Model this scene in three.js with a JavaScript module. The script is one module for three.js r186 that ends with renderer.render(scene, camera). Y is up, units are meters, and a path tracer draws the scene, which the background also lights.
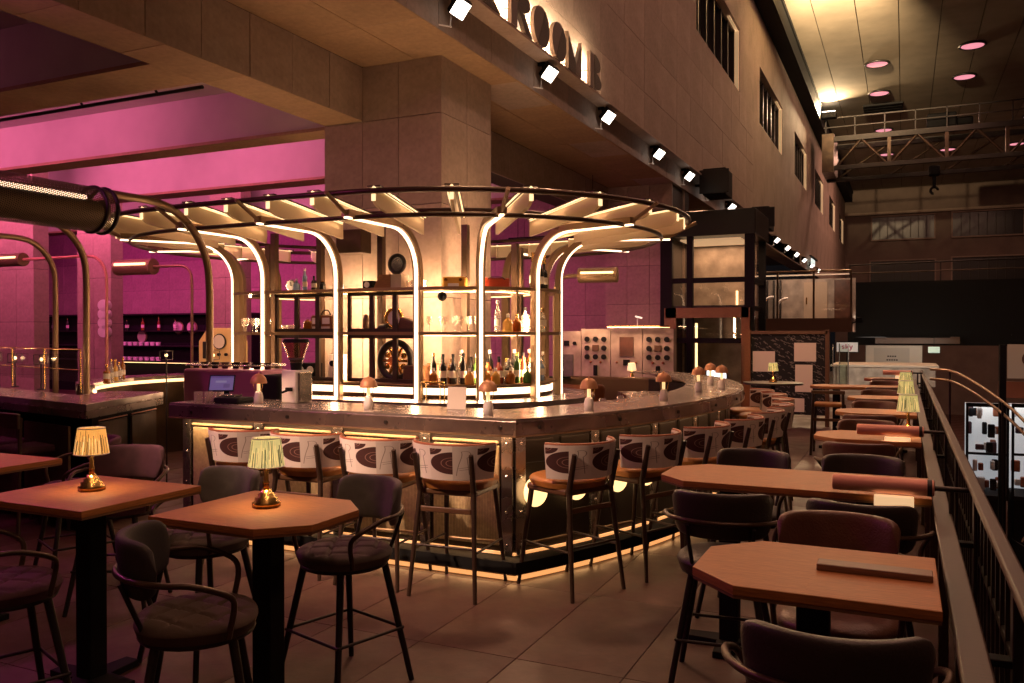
import * as THREE from 'three';
import { RoundedBoxGeometry } from 'three/addons/geometries/RoundedBoxGeometry.js';
import { mergeGeometries } from 'three/addons/utils/BufferGeometryUtils.js';
import { RectAreaLightUniformsLib } from 'three/addons/lights/RectAreaLightUniformsLib.js';

// ------------------------------------------------------------------ camera, sky, exposure
RectAreaLightUniformsLib.init();
const scene = new THREE.Scene();
scene.background = new THREE.Color().setRGB(0.004, 0.0035, 0.004);   // night outside the hall
const camera = new THREE.PerspectiveCamera(44.24, 1024 / 683, 0.05, 200);
camera.position.set(0, 1.7, 0);
camera.rotation.order = 'YXZ';
camera.rotation.set(-0.0101, 0.4366, 0);
const renderer = new THREE.WebGLRenderer();
renderer.toneMapping = THREE.LinearToneMapping;
renderer.toneMappingExposure = 1.0;
renderer.shadowMap.enabled = true;

// ------------------------------------------------------------------ lights (large ones; lamps keep their own light)
const WARM = [1.0, 0.52, 0.2], SOFT = [1.0, 0.56, 0.3], PINK = [1.0, 0.17, 0.4], MAGENTA = [0.9, 0.06, 0.46];
const rgb = a => new THREE.Color().setRGB(a[0], a[1], a[2]);
function areaLight(name, color, intensity, w, h, at, to, parent = scene, up) {
  const l = new THREE.RectAreaLight(rgb(color), intensity, w, h);
  l.name = name; l.position.set(...at); parent.add(l); if (up) l.up.set(...up); l.lookAt(...to); return l;
}
function pointLight(name, color, intensity, at, radius = 1, parent = scene) {
  const l = new THREE.PointLight(rgb(color), intensity); l.name = name; l.position.set(...at); l.castShadow = true; l.shadow.radius = radius; parent.add(l); return l;
}
function spotLight(name, color, intensity, at, to, angle, radius = 3, penumbra = 0.6) {
  const l = new THREE.SpotLight(rgb(color), intensity, 0, angle, penumbra); l.name = name; l.position.set(...at);
  l.target.position.set(...to); scene.add(l.target); l.castShadow = true; l.shadow.radius = radius; scene.add(l); return l;
}

// ------------------------------------------------------------------ random, noise and textures
let seed = 20240611;
const rnd = () => { seed = (seed * 1664525 + 1013904223) >>> 0; return seed / 4294967296; };
const rr = (a, b) => a + (b - a) * rnd();
function hash(x, y, s) { let h = (x * 374761393 + y * 668265263 + s * 974634541) | 0; h = Math.imul(h ^ (h >>> 13), 1274126177); return ((h ^ (h >>> 16)) >>> 0) / 4294967296; }
function vn(x, y, per, s) {
  const xi = Math.floor(x), yi = Math.floor(y), fx = x - xi, fy = y - yi, m = v => ((v % per) + per) % per;
  const a = hash(m(xi), m(yi), s), b = hash(m(xi + 1), m(yi), s), c = hash(m(xi), m(yi + 1), s), d = hash(m(xi + 1), m(yi + 1), s);
  const u = fx * fx * (3 - 2 * fx), v = fy * fy * (3 - 2 * fy);
  return a + (b - a) * u + (c - a) * v + (a - b - c + d) * u * v;
}
function fbm(u, v, base, oct, s) { let t = 0, a = 0.5, p = base; for (let i = 0; i < oct; i++) { t += a * vn(u * p, v * p, p, s + i); a *= 0.5; p *= 2; } return t / (1 - Math.pow(0.5, oct)); }
function tex(n, fn, size, srgb = true) {
  const d = new Uint8Array(n * n * 4);
  for (let j = 0; j < n; j++) for (let i = 0; i < n; i++) {
    const c = fn(i / n, j / n); const k = (j * n + i) * 4;
    for (let q = 0; q < 3; q++) d[k + q] = Math.max(0, Math.min(255, 255 * (c.length ? c[q] : c)));
    d[k + 3] = 255;
  }
  const t = new THREE.DataTexture(d, n, n); t.wrapS = t.wrapT = THREE.RepeatWrapping; t.magFilter = THREE.LinearFilter; t.minFilter = THREE.LinearMipmapLinearFilter; t.generateMipmaps = true;
  if (srgb) t.colorSpace = THREE.SRGBColorSpace; t.repeat.set(1 / size[0], 1 / size[1]); t.needsUpdate = true; return t;
}
function canvasTex(w, h, draw) {
  const c = document.createElement('canvas'); c.width = w; c.height = h; draw(c.getContext('2d'), w, h);
  const t = new THREE.CanvasTexture(c); t.colorSpace = THREE.SRGBColorSpace; t.wrapS = t.wrapT = THREE.RepeatWrapping; return t;
}
const T = {
  stone: tex(512, (u, v) => 0.8 + 0.22 * (fbm(u, v, 4, 6, 3) - 0.4) + 0.1 * (fbm(u, v, 64, 2, 9) - 0.5), [2.4, 2.4]),
  stoneB: tex(256, (u, v) => 0.5 + 0.5 * fbm(u, v, 32, 3, 5), [0.6, 0.6], false),
  floor: tex(512, (u, v) => 0.82 + 0.3 * (fbm(u, v, 3, 6, 21) - 0.5) + 0.12 * (fbm(u, v, 50, 2, 22) - 0.5), [2, 2]),
  floorR: tex(256, (u, v) => 0.35 + 0.5 * fbm(u, v, 5, 5, 31), [1.7, 1.7], false),
  wood: tex(512, (u, v) => { const w = fbm(u, v, 4, 3, 41) * 0.25, g = 0.5 + 0.5 * Math.sin(6.283 * (v * 22 + w * 10)); const f = fbm(u * 0.25, v, 128, 2, 44); const t = 0.78 + 0.06 * g + 0.2 * (f - 0.5); return [t, t * 0.97, t * 0.93]; }, [1.2, 0.32]),
  leather: tex(256, (u, v) => fbm(u, v, 40, 3, 51), [0.22, 0.22], false),
  leatherC: tex(256, (u, v) => 0.72 + 0.4 * (fbm(u, v, 4, 5, 53) - 0.3), [0.5, 0.5]),
  weave: tex(256, (u, v) => 0.5 + 0.25 * Math.sin(u * 6.283 * 40) + 0.25 * Math.sin(v * 6.283 * 40) + 0.2 * (fbm(u, v, 30, 2, 61) - 0.5), [0.16, 0.16], false),
  weaveC: tex(256, (u, v) => 0.78 + 0.3 * (fbm(u, v, 6, 5, 63) - 0.4), [0.4, 0.4]),
  ribs: tex(256, (u, v) => 0.5 + 0.42 * Math.sin(u * 6.283 * 24) + 0.1 * (fbm(u, v, 30, 2, 71) - 0.5), [0.3, 0.3], false),
  ribsC: tex(256, (u, v) => 0.8 + 0.1 * Math.sin(u * 6.283 * 24) + 0.2 * (fbm(u, v, 16, 3, 73) - 0.5), [0.3, 0.3]),
  metal: tex(256, (u, v) => 0.3 + 0.35 * fbm(u, v, 6, 5, 81), [0.7, 0.7], false),
  metalC: tex(256, (u, v) => 0.75 + 0.35 * (fbm(u, v, 5, 5, 83) - 0.3), [0.9, 0.9]),
  soft: tex(256, (u, v) => 0.82 + 0.26 * (fbm(u, v, 3, 5, 91) - 0.4), [3, 3]),
  perf: tex(512, (u, v) => { const row = Math.floor(v * 32), x = u * 32 + (row % 2) * 0.5, fx = x - Math.floor(x) - 0.5, fy = v * 32 - row - 0.5; return Math.hypot(fx, fy) < 0.3 ? 0.0 : 1.0; }, [0.56, 0.56], false),
};
// ------------------------------------------------------------------ materials (linear base colours)
function mat(c, o = {}) {
  const { metre = true, ...rest } = o;
  const m = new THREE.MeshPhysicalMaterial({ color: rgb(c), roughness: 0.6, ...rest }); m.userData.metre = metre; return m;
}
const glow = (c, i, base = [0.8, 0.75, 0.65]) => { const m = new THREE.MeshStandardMaterial({ color: rgb(base), emissive: rgb(c), emissiveIntensity: i, roughness: 0.6 }); return m; };
const M = {
  stone: mat([0.49, 0.37, 0.3], { map: T.stone, bumpMap: T.stoneB, bumpScale: 0.002, roughness: 0.85 }),
  stone2: mat([0.46, 0.35, 0.285], { map: T.stone, bumpMap: T.stoneB, bumpScale: 0.002, roughness: 0.85 }),
  stone3: mat([0.52, 0.395, 0.32], { map: T.stone, bumpMap: T.stoneB, bumpScale: 0.002, roughness: 0.85 }),
  grout: mat([0.07, 0.055, 0.045], { roughness: 0.95 }),
  soffit: mat([0.42, 0.27, 0.15], { map: T.stone, roughness: 0.8 }),  // warm light from the canopy is put into this orange tone
  plaster: mat([0.6, 0.55, 0.52], { map: T.soft, roughness: 0.9 }),
  ceiling: mat([0.42, 0.35, 0.26], { map: T.soft, roughness: 0.85 }),
  farwall: mat([0.3, 0.22, 0.18], { map: T.soft, roughness: 0.9 }),
  tile: mat([0.135, 0.06, 0.043], { map: T.floor, roughnessMap: T.floorR, roughness: 0.9, bumpMap: T.stoneB, bumpScale: 0.001 }),
  tile2: mat([0.127, 0.0565, 0.04], { map: T.floor, roughnessMap: T.floorR, roughness: 0.9, bumpMap: T.stoneB, bumpScale: 0.001 }),
  tile3: mat([0.143, 0.064, 0.046], { map: T.floor, roughnessMap: T.floorR, roughness: 0.9, bumpMap: T.stoneB, bumpScale: 0.001 }),
  black: mat([0.009, 0.009, 0.0095], { roughness: 0.7, specularIntensity: 0.3 }),
  blackGloss: mat([0.014, 0.013, 0.013], { roughness: 0.3 }),
  darkMetal: mat([0.035, 0.03, 0.027], { roughness: 0.45, metalness: 0.6 }),
  bronze: mat([0.3, 0.2, 0.11], { roughness: 0.75, metalness: 0.45, roughnessMap: T.metal }),
  bronzeDark: mat([0.12, 0.072, 0.042], { roughness: 0.8, metalness: 0.5, roughnessMap: T.metal, map: T.metalC }),
  barBody: mat([0.045, 0.029, 0.019], { roughness: 0.6, metalness: 0.5, map: T.metalC }),
  steel: mat([0.32, 0.28, 0.24], { roughness: 0.6, metalness: 0.9, roughnessMap: T.metal }),
  counter: mat([0.5, 0.42, 0.37], { roughness: 0.5, metalness: 0.55, roughnessMap: T.metal, map: T.metalC }),
  counterEdge: mat([0.34, 0.26, 0.22], { roughness: 0.6, metalness: 0.7, roughnessMap: T.metal, map: T.metalC }),
  brass: mat([0.8, 0.52, 0.16], { roughness: 0.22, metalness: 1 }),
  copper: mat([0.75, 0.36, 0.26], { roughness: 0.5, metalness: 0.35 }),
  chrome: mat([0.75, 0.73, 0.7], { roughness: 0.15, metalness: 1 }),
  tableWood: mat([0.62, 0.255, 0.068], { map: T.wood, roughness: 0.55 }),
  tableEdge: mat([0.28, 0.15, 0.07], { map: T.wood, roughness: 0.5 }),
  darkWood: mat([0.055, 0.03, 0.019], { map: T.wood, roughness: 0.42 }),
  railWood: mat([0.07, 0.038, 0.022], { map: T.wood, roughness: 0.5 }),
  midWood: mat([0.16, 0.08, 0.04], { map: T.wood, roughness: 0.45 }),
  tan: mat([0.6, 0.24, 0.05], { map: T.leatherC, bumpMap: T.leather, bumpScale: 0.0012, roughness: 0.45 }),
  rust: mat([0.28, 0.08, 0.03], { roughness: 0.5 }),
  brownLeather: mat([0.19, 0.075, 0.042], { map: T.leatherC, bumpMap: T.leather, bumpScale: 0.0012, roughness: 0.42 }),
  greyVelvet: mat([0.22, 0.2, 0.18], { map: T.weaveC, bumpMap: T.weave, bumpScale: 0.0006, roughness: 0.85, sheen: 0.3, sheenRoughness: 0.5, sheenColor: rgb([0.3, 0.28, 0.26]) }),
  oliveVelvet: mat([0.15, 0.115, 0.085], { map: T.weaveC, bumpMap: T.weave, bumpScale: 0.0006, roughness: 0.85 }),
  plumVelvet: mat([0.12, 0.045, 0.055], { map: T.weaveC, bumpMap: T.weave, bumpScale: 0.0006, roughness: 0.85 }),
  darkLeather: mat([0.03, 0.022, 0.018], { bumpMap: T.leather, bumpScale: 0.001, roughness: 0.45 }),
  cream: mat([0.62, 0.47, 0.25], { map: T.ribsC, bumpMap: T.ribs, bumpScale: 0.003, roughness: 0.7 }),
  white: mat([0.75, 0.72, 0.68], { roughness: 0.55 }),
  paper: mat([0.62, 0.56, 0.48], { roughness: 0.85 }),
  orangeWood: mat([0.3, 0.125, 0.035], { map: T.wood, roughness: 0.45 }),
  sofa: mat([0.13, 0.075, 0.035], { bumpMap: T.weave, bumpScale: 0.001, roughness: 0.8 }),
  orangeLeather: mat([0.4, 0.11, 0.03], { map: T.leatherC, roughness: 0.5 }),
  panelCream: mat([0.62, 0.5, 0.4], { map: T.metalC, roughness: 0.5 }),
  glass: mat([1, 1, 1], { transmission: 1, thickness: 0, roughness: 0.02, ior: 1.45, metre: false }),
  tintGlass: mat([0.8, 0.72, 0.6], { transmission: 1, thickness: 0, roughness: 0.08, ior: 1.45, metre: false }),
  shelfGlass: mat([0.85, 0.9, 0.86], { transmission: 1, thickness: 0, roughness: 0.05, ior: 1.45, metre: false }),
  led: glow([1.0, 0.68, 0.42], 3.4), ledSoft: glow([1.0, 0.58, 0.25], 2.6), ledFloor: glow([1.0, 0.42, 0.13], 1.0),
  fin: new THREE.MeshPhysicalMaterial({ color: rgb([0.74, 0.62, 0.42]), roughness: 0.85, transmission: 0.3, thickness: 0 }),
  finEdge: glow([1.0, 0.68, 0.34], 1.5),
  globe: glow([1.0, 0.62, 0.25], 1.9), flood: glow([1.0, 0.88, 0.75], 6),
  pinkDisc: glow([1.0, 0.33, 0.42], 0.95), lantern: glow([1.0, 0.66, 0.3], 3), lanternGlass: mat([1, 0.9, 0.7], { transmission: 1, thickness: 0, roughness: 0.1, metre: false }),
  shopWallGlow: glow([0.85, 0.93, 1.0], 0.3), jamb: glow([1.0, 0.6, 0.28], 0.32),  // shop back wall glows in place of light falling on it
};
// ------------------------------------------------------------------ geometry helpers
const V = (x, y, z) => new THREE.Vector3(x, y, z);
function ready(g) { const h = g.index ? g.toNonIndexed() : g; for (const k of Object.keys(h.attributes)) if (!['position', 'normal', 'uv'].includes(k)) h.deleteAttribute(k); if (!h.attributes.uv) h.setAttribute('uv', new THREE.BufferAttribute(new Float32Array(h.attributes.position.count * 2), 2)); return h; }
function metric(g) {
  const p = g.attributes.position, n = g.attributes.normal, uv = new Float32Array(p.count * 2);
  for (let i = 0; i < p.count; i += 3) {
    let ax = 0, ay = 0, az = 0; for (let k = 0; k < 3; k++) { ax += Math.abs(n.getX(i + k)); ay += Math.abs(n.getY(i + k)); az += Math.abs(n.getZ(i + k)); }
    for (let k = 0; k < 3; k++) { const x = p.getX(i + k), y = p.getY(i + k), z = p.getZ(i + k); const q = (i + k) * 2;
      if (ay >= ax && ay >= az) { uv[q] = x; uv[q + 1] = z; } else if (ax >= az) { uv[q] = z; uv[q + 1] = y; } else { uv[q] = x; uv[q + 1] = y; } }
  }
  g.setAttribute('uv', new THREE.BufferAttribute(uv, 2)); return g;
}
function geo(list, metre) { const gs = (Array.isArray(list) ? list : [list]).map(ready); const g = gs.length > 1 ? mergeGeometries(gs) : gs[0]; return metre ? metric(g) : g; }
const taken = new Map();
function numbered(n) { const k = taken.get(n) || 0; taken.set(n, k + 1); return k ? n + '_' + String(k).padStart(3, '0') : n; }
function part(name, list, m, parent, label) {
  const o = new THREE.Mesh(geo(list, m.userData.metre), m); o.name = name; o.castShadow = o.receiveShadow = true; if (label) o.userData.label = label; parent.add(o); return o;
}
function shared(name, g, m, parent, pos, rot) { const o = new THREE.Mesh(g, m); o.name = name; o.castShadow = o.receiveShadow = true; if (pos) o.position.set(...pos); if (rot) o.rotation.set(...rot); parent.add(o); return o; }
function thing(name, label, category, pos = [0, 0, 0], ry = 0, group) {
  const o = new THREE.Group(); o.name = numbered(name); o.position.set(...pos); o.rotation.y = ry; o.userData = { label, category }; if (group) o.userData.group = group; scene.add(o); return o;
}
function one(name, list, m, label, category, pos = [0, 0, 0], ry = 0, group) {
  const o = part(numbered(name), list, m, scene); o.position.set(...pos); o.rotation.y = ry; o.userData = { label, category }; if (group) o.userData.group = group; return o;
}
function struct(name, list, m, label, category = 'structure') { const o = list ? part(numbered(name), list, m, scene) : (() => { const g = new THREE.Group(); g.name = numbered(name); scene.add(g); return g; })(); o.userData = { kind: 'structure', label, category }; return o; }
function copy(src, pos, ry, label, name) { const c = src.clone(); c.name = numbered(name || src.name.replace(/_\d{3}$/, '')); c.position.set(...pos); c.rotation.y = ry; c.userData = { ...src.userData, label }; scene.add(c); return c; }
const ordinal = i => ['first', 'second', 'third', 'fourth', 'fifth', 'sixth', 'seventh', 'eighth', 'ninth', 'tenth', 'eleventh', 'twelfth', 'thirteenth', 'fourteenth', 'fifteenth', 'sixteenth', 'seventeenth', 'eighteenth', 'nineteenth', 'twentieth'][i];
const box = (x0, x1, y0, y1, z0, z1) => new THREE.BoxGeometry(Math.abs(x1 - x0), Math.abs(y1 - y0), Math.abs(z1 - z0)).translate((x0 + x1) / 2, (y0 + y1) / 2, (z0 + z1) / 2);
const rbox = (w, h, d, x, y, z, r = 0.01, s = 2) => new RoundedBoxGeometry(w, h, d, s, Math.min(r, w / 2.01, h / 2.01, d / 2.01)).translate(x, y, z);
const cyl = (r0, r1, h, x, y, z, s = 16) => new THREE.CylinderGeometry(r1, r0, h, s).translate(x, y + h / 2, z);
function rod(a, b, r, s = 8, r2 = r) { const A = V(...a), B = V(...b), d = B.clone().sub(A), l = d.length(); const g = new THREE.CylinderGeometry(r2, r, l, s).translate(0, l / 2, 0); g.applyQuaternion(new THREE.Quaternion().setFromUnitVectors(V(0, 1, 0), d.normalize())); return g.translate(...a); }
function tube(pts, r, seg = 24, rs = 8, closed = false, type = 'centripetal') { return new THREE.TubeGeometry(new THREE.CatmullRomCurve3(pts.map(p => V(...p)), closed, type), seg, r, rs, closed); }
const lathe = (pts, s = 20) => new THREE.LatheGeometry(pts.map(p => new THREE.Vector2(p[0], p[1])), s);
function slab(pts, y0, y1, bevel = 0) {          // outline in plan [x, z], from y0 to y1
  const s = new THREE.Shape(pts.map(p => new THREE.Vector2(p[0], -p[1])));
  const g = new THREE.ExtrudeGeometry(s, { depth: y1 - y0 - 2 * bevel, bevelEnabled: bevel > 0, bevelSize: bevel, bevelThickness: bevel, bevelOffset: -bevel, bevelSegments: 2, steps: 1 });
  return g.rotateX(-Math.PI / 2).translate(0, y0 + bevel, 0);
}
function sheet(nu, nv, fn) {                     // grid of quads with uv
  const pos = [], uv = [], idx = [];
  for (let j = 0; j <= nv; j++) for (let i = 0; i <= nu; i++) { pos.push(...fn(i / nu, j / nv)); uv.push(i / nu, j / nv); }
  for (let j = 0; j < nv; j++) for (let i = 0; i < nu; i++) { const a = j * (nu + 1) + i, b = a + 1, c = a + nu + 1, d = c + 1; idx.push(a, b, d, a, d, c); }
  const g = new THREE.BufferGeometry(); g.setAttribute('position', new THREE.Float32BufferAttribute(pos, 3)); g.setAttribute('uv', new THREE.Float32BufferAttribute(uv, 2)); g.setIndex(idx); g.computeVertexNormals(); return g;
}
const arcPts = (cx, cz, r, a0, a1, n) => Array.from({ length: n + 1 }, (_, i) => { const a = (a0 + (a1 - a0) * i / n) * Math.PI / 180; return [cx + r * Math.cos(a), cz + r * Math.sin(a)]; });
// ------------------------------------------------------------------ the setting
function clad(parent, axis, at, us, ys, mats = [M.stone, M.stone2, M.stone3], name = 'panel', th = 0.03, gap = 0.008) {   // stone panels on a wall plane
  const cache = new Map(); let k = 0;
  for (let j = 0; j < ys.length - 1; j++) for (let i = 0; i < us.length - 1; i++) {
    const w = Math.abs(us[i + 1] - us[i]) - gap, h = Math.abs(ys[j + 1] - ys[j]) - gap, key = w.toFixed(3) + h.toFixed(3);
    if (!cache.has(key)) cache.set(key, metric(ready(axis === 'y' ? new THREE.BoxGeometry(h, th, w) : axis === 'z' ? new THREE.BoxGeometry(w, h, th) : new THREE.BoxGeometry(th, h, w))));
    const u = (us[i] + us[i + 1]) / 2, y = (ys[j] + ys[j + 1]) / 2, d = at + (hash(i, j, 7) - 0.5) * 0.004;
    shared(name, cache.get(key), mats[(i * 7 + j * 3 + (k++ % 2)) % mats.length], parent, axis === 'y' ? [y, d, u] : axis === 'z' ? [u, y, d] : [d, y, u]);
  }
}
const steps = (a, b, d) => { const o = []; const n = Math.max(1, Math.round(Math.abs(b - a) / d)); for (let i = 0; i <= n; i++) o.push(a + (b - a) * i / n); return o; };
{ // floor of the platform with large rectangular tiles
  const f = struct('floor', null, null, 'floor of large brown rectangular stone tiles', 'floor');
  part('screed', [box(-27, 0.42, -0.3, -0.006, -40, 3)], mat([0.075, 0.04, 0.03], { roughness: 0.9 }), f);
  const g = metric(ready(rbox(0.5815, 0.012, 1.1665, 0, -0.006, 0, 0.003, 1))), ms = [M.tile, M.tile2, M.tile3];
  for (let i = -11; i <= 2; i++) for (let j = -8; j <= 2; j++) {
    const x = -1.83 + 0.585 * (i + 0.5), z = -3.97 + 1.17 * (j + 0.5); if (x > 0.3) continue;
    shared('floor_tile', g, ms[Math.floor(hash(i + 40, j + 40, 3) * 3)], f, [x, 0, z]);
  }
  part('far_tiling', [box(-27, 0.42, -0.1, 0, -40, -13.33), box(-27, -8.27, -0.1, 0, -13.33, 3), box(-8.27, 0.42, -0.1, 0, -0.46 + 0.58, 3)], M.tile2, f);
  struct('floor', [box(0.42, 12, -4.8, -4.5, -74, 3)], M.tile3, 'floor of the lower hall beyond the railing', 'floor');
  struct('trim_1', [box(0.42, 0.46, -0.32, 0.03, -40, 3)], M.darkMetal, 'dark steel edge of the raised floor', 'trim');
}
const WINS = [[-19.1, -24.64], [-28.3, -34.0], [-38.0, -43.0], [-47.1, -52.2], [-56.4, -61.4], [-65.5, -70]];
{ // long brick and panel wall above the bar
  const w = struct('wall_left', null, null, 'tall brown panelled wall above the bar', 'wall');
  const core = [box(-4.95, -4.3, 4.77, 8.55, -72, 4), box(-4.95, -4.3, 10.4, 13, -72, 4)]; let z = 4;
  for (const [a, b] of WINS) { core.push(box(-4.95, -4.3, 8.55, 10.4, a, z)); z = b; } core.push(box(-4.95, -4.3, 8.55, 10.4, -72, z));
  part('wall_core', core, M.stone2, w);
  clad(w, 'x', -4.285, steps(-2, -26, 0.6), [4.77, 5.2], undefined, 'panel');
  clad(w, 'x', -4.285, steps(-4, -26.8, 1.2), [5.2, 6.05, 6.9, 7.72, 8.55]);
  struct('trim_3', [box(-4.27, -4.04, 5.165, 5.195, -26, 0)], M.stone3, 'thin stone ledge under the wall sign', 'trim');
  WINS.forEach(([a, b], i) => {
    const o = struct('window_' + (i + 1), null, null, 'dark barred window high in the tall wall, ' + ordinal(i) + ' along', 'window');
    part('pane', [box(-4.62, -4.6, 8.55, 10.4, b, a)], M.blackGloss, o);
    part('frame', [box(-4.6, -4.5, 8.55, 8.63, b, a), box(-4.6, -4.5, 10.32, 10.4, b, a)], M.darkMetal, o);
    const nb = 6; for (let k = 0; k <= nb; k++) { const zz = a + (b - a) * k / nb; part('window_bar', [box(-4.6, -4.46, 8.6, 10.36, zz - 0.04, zz + 0.04)], M.darkMetal, o); }
    part('light_strip', [box(-4.44, -4.32, 8.6, 10.35, b + 0.01, b + 0.05), box(-4.42, -4.34, 10.33, 10.36, b + 0.05, b + 1.3)], M.jamb, o, 'warm light strip in the window reveal');
    areaLight('window_light', SOFT, 3, 0.1, 1.7, [-4.38, 9.5, b + 0.07], [-4.38, 9.5, b + 3], o);
  });
  struct('trim_2', [box(-4.3, -3.75, 12.1, 12.75, -72, 4), box(-4.0, -3.7, 12.75, 12.9, -72, 4)], M.black, 'black crane rail beam along the top of the tall wall', 'trim');
}
{ // soffit, beams, columns
  const s = struct('ceiling_1', null, null, 'brown panelled soffit over the bar edge', 'ceiling');
  part('soffit_core', [box(-5.7, -4.3, 4.8, 5.2, -40, 4)], M.grout, s);
  clad(s, 'y', 4.785, steps(1, -22, 1.15), [-5.69, -4.98, -4.27], [M.soffit], 'soffit_panel');
  const b = struct('ceiling_beam', null, null, 'deep panelled beam running over the bar into the square column', 'beam');
  part('beam_core', [box(-6.2, -5.72, 4.18, 5.2, -8.1, 4), box(-6.2, -5.72, 4.18, 5.2, -17, -9.33)], M.grout, b);
  clad(b, 'x', -5.705, steps(0.5, -8.1, 0.62), [4.15, 4.77]);
  clad(b, 'x', -5.705, steps(-9.33, -17, 0.7), [4.15, 4.77]);
  clad(b, 'y', 4.165, steps(0.5, -8.1, 0.95), [-6.23, -5.69], [M.soffit], 'soffit_panel');
  const c = struct('column', null, null, 'square stone clad column rising out of the bar shelving', 'column');
  part('column_core', [box(-6.2, -4.67, 0, 5, -9.3, -8.13)], M.grout, c);
  const ys = [0, 1.05, 2.1, 3.14, 4.14, 4.77];
  clad(c, 'z', -8.115, [-6.23, -5.69, -5.2, -4.64], ys); clad(c, 'x', -4.655, [-8.1, -8.7, -9.33], ys); clad(c, 'x', -6.215, [-8.1, -8.7, -9.33], [0, 1.05, 2.1, 3.14, 4.14]);
  const c2 = struct('column', null, null, 'pinkish tiled column beside the glass lift', 'column');
  part('column_core', [box(-5.72, -4.34, 0, 5, -18, -17.03)], M.grout, c2);
  clad(c2, 'z', -17.015, steps(-5.75, -4.31, 0.48), [0, 0.8, 1.55, 2.3, 3.1, 3.9, 4.77]);
  for (const [x0, x1, z0, lab] of [[-15.05, -14.1, -10, 'wide stone column standing by the picture edge behind the arched lamps'], [-15.95, -14.93, -12.3, 'stone column between the arched lamps and the bottle cabinet'], [-13.2, -12.35, -13.3, 'slim stone column beside the cream clock panel']]) {
    const k = struct('column', null, null, lab, 'column');
    part('column_core', [box(x0 + 0.03, x1 - 0.03, 0, 5, z0 - 0.3, z0 - 0.03)], M.grout, k);
    clad(k, 'z', z0 - 0.015, [x0, (x0 + x1) / 2, x1], [0, 0.95, 1.9, 2.85, 3.8, 4.8]); clad(k, 'x', x1 - 0.015, [z0, z0 - 0.3], [0, 0.95, 1.9, 2.85, 3.8, 4.8]);
  }
  struct('ceiling_2', [box(-27, -6.2, 4.8, 5.2, -19, 4)], M.plaster, 'plain plaster ceiling over the back bar', 'ceiling');
  for (const [z0, z1, lab] of [[-3.0, -3.5, 'nearest'], [-5.6, -6.2, 'first'], [-8.3, -8.65, 'second'], [-10.9, -11.3, 'third'], [-14, -14.4, 'fourth']]) {
    const k = struct('ceiling_beam', null, null, lab + ' plaster cross beam under the pink lit ceiling', 'beam');
    part('beam_body', [box(-27, -6.24, 4.2, 4.8, z1, z0)], M.plaster, k); part('beam_underside', [box(-27, -6.24, 4.16, 4.2, z1 - 0.01, z0 + 0.01)], M.soffit, k);  // orange underside carries the warm canopy light in its colour
  }
  const wb = struct('wall_back', null, null, 'panelled back wall washed with pink light', 'wall');
  part('wall_core', [box(-27, -4.3, 0, 5, -18.4, -18.06)], M.grout, wb);
  clad(wb, 'z', -18.03, steps(-27, -4.3, 0.75), [0, 1.2, 2.1, 2.95, 3.8, 4.8]);
  struct('wall_side', [box(-27.4, -27, 0, 5, -19, 4)], M.plaster, 'plaster side wall beyond the back bar', 'wall');
  struct('wall_front', [box(-27, 12, -4.8, 13.2, 3, 3.4)], M.farwall, 'wall behind the viewer', 'wall');
  struct('wall_right', [box(12, 12.4, -4.8, 13.2, -74, 3)], M.farwall, 'dark wall of the lower hall', 'wall');
  struct('wall_upper', [box(-27, -4.9, 5.2, 13.2, 3, 3.4)], M.farwall, 'wall above the bar roof', 'wall');
}
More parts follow.
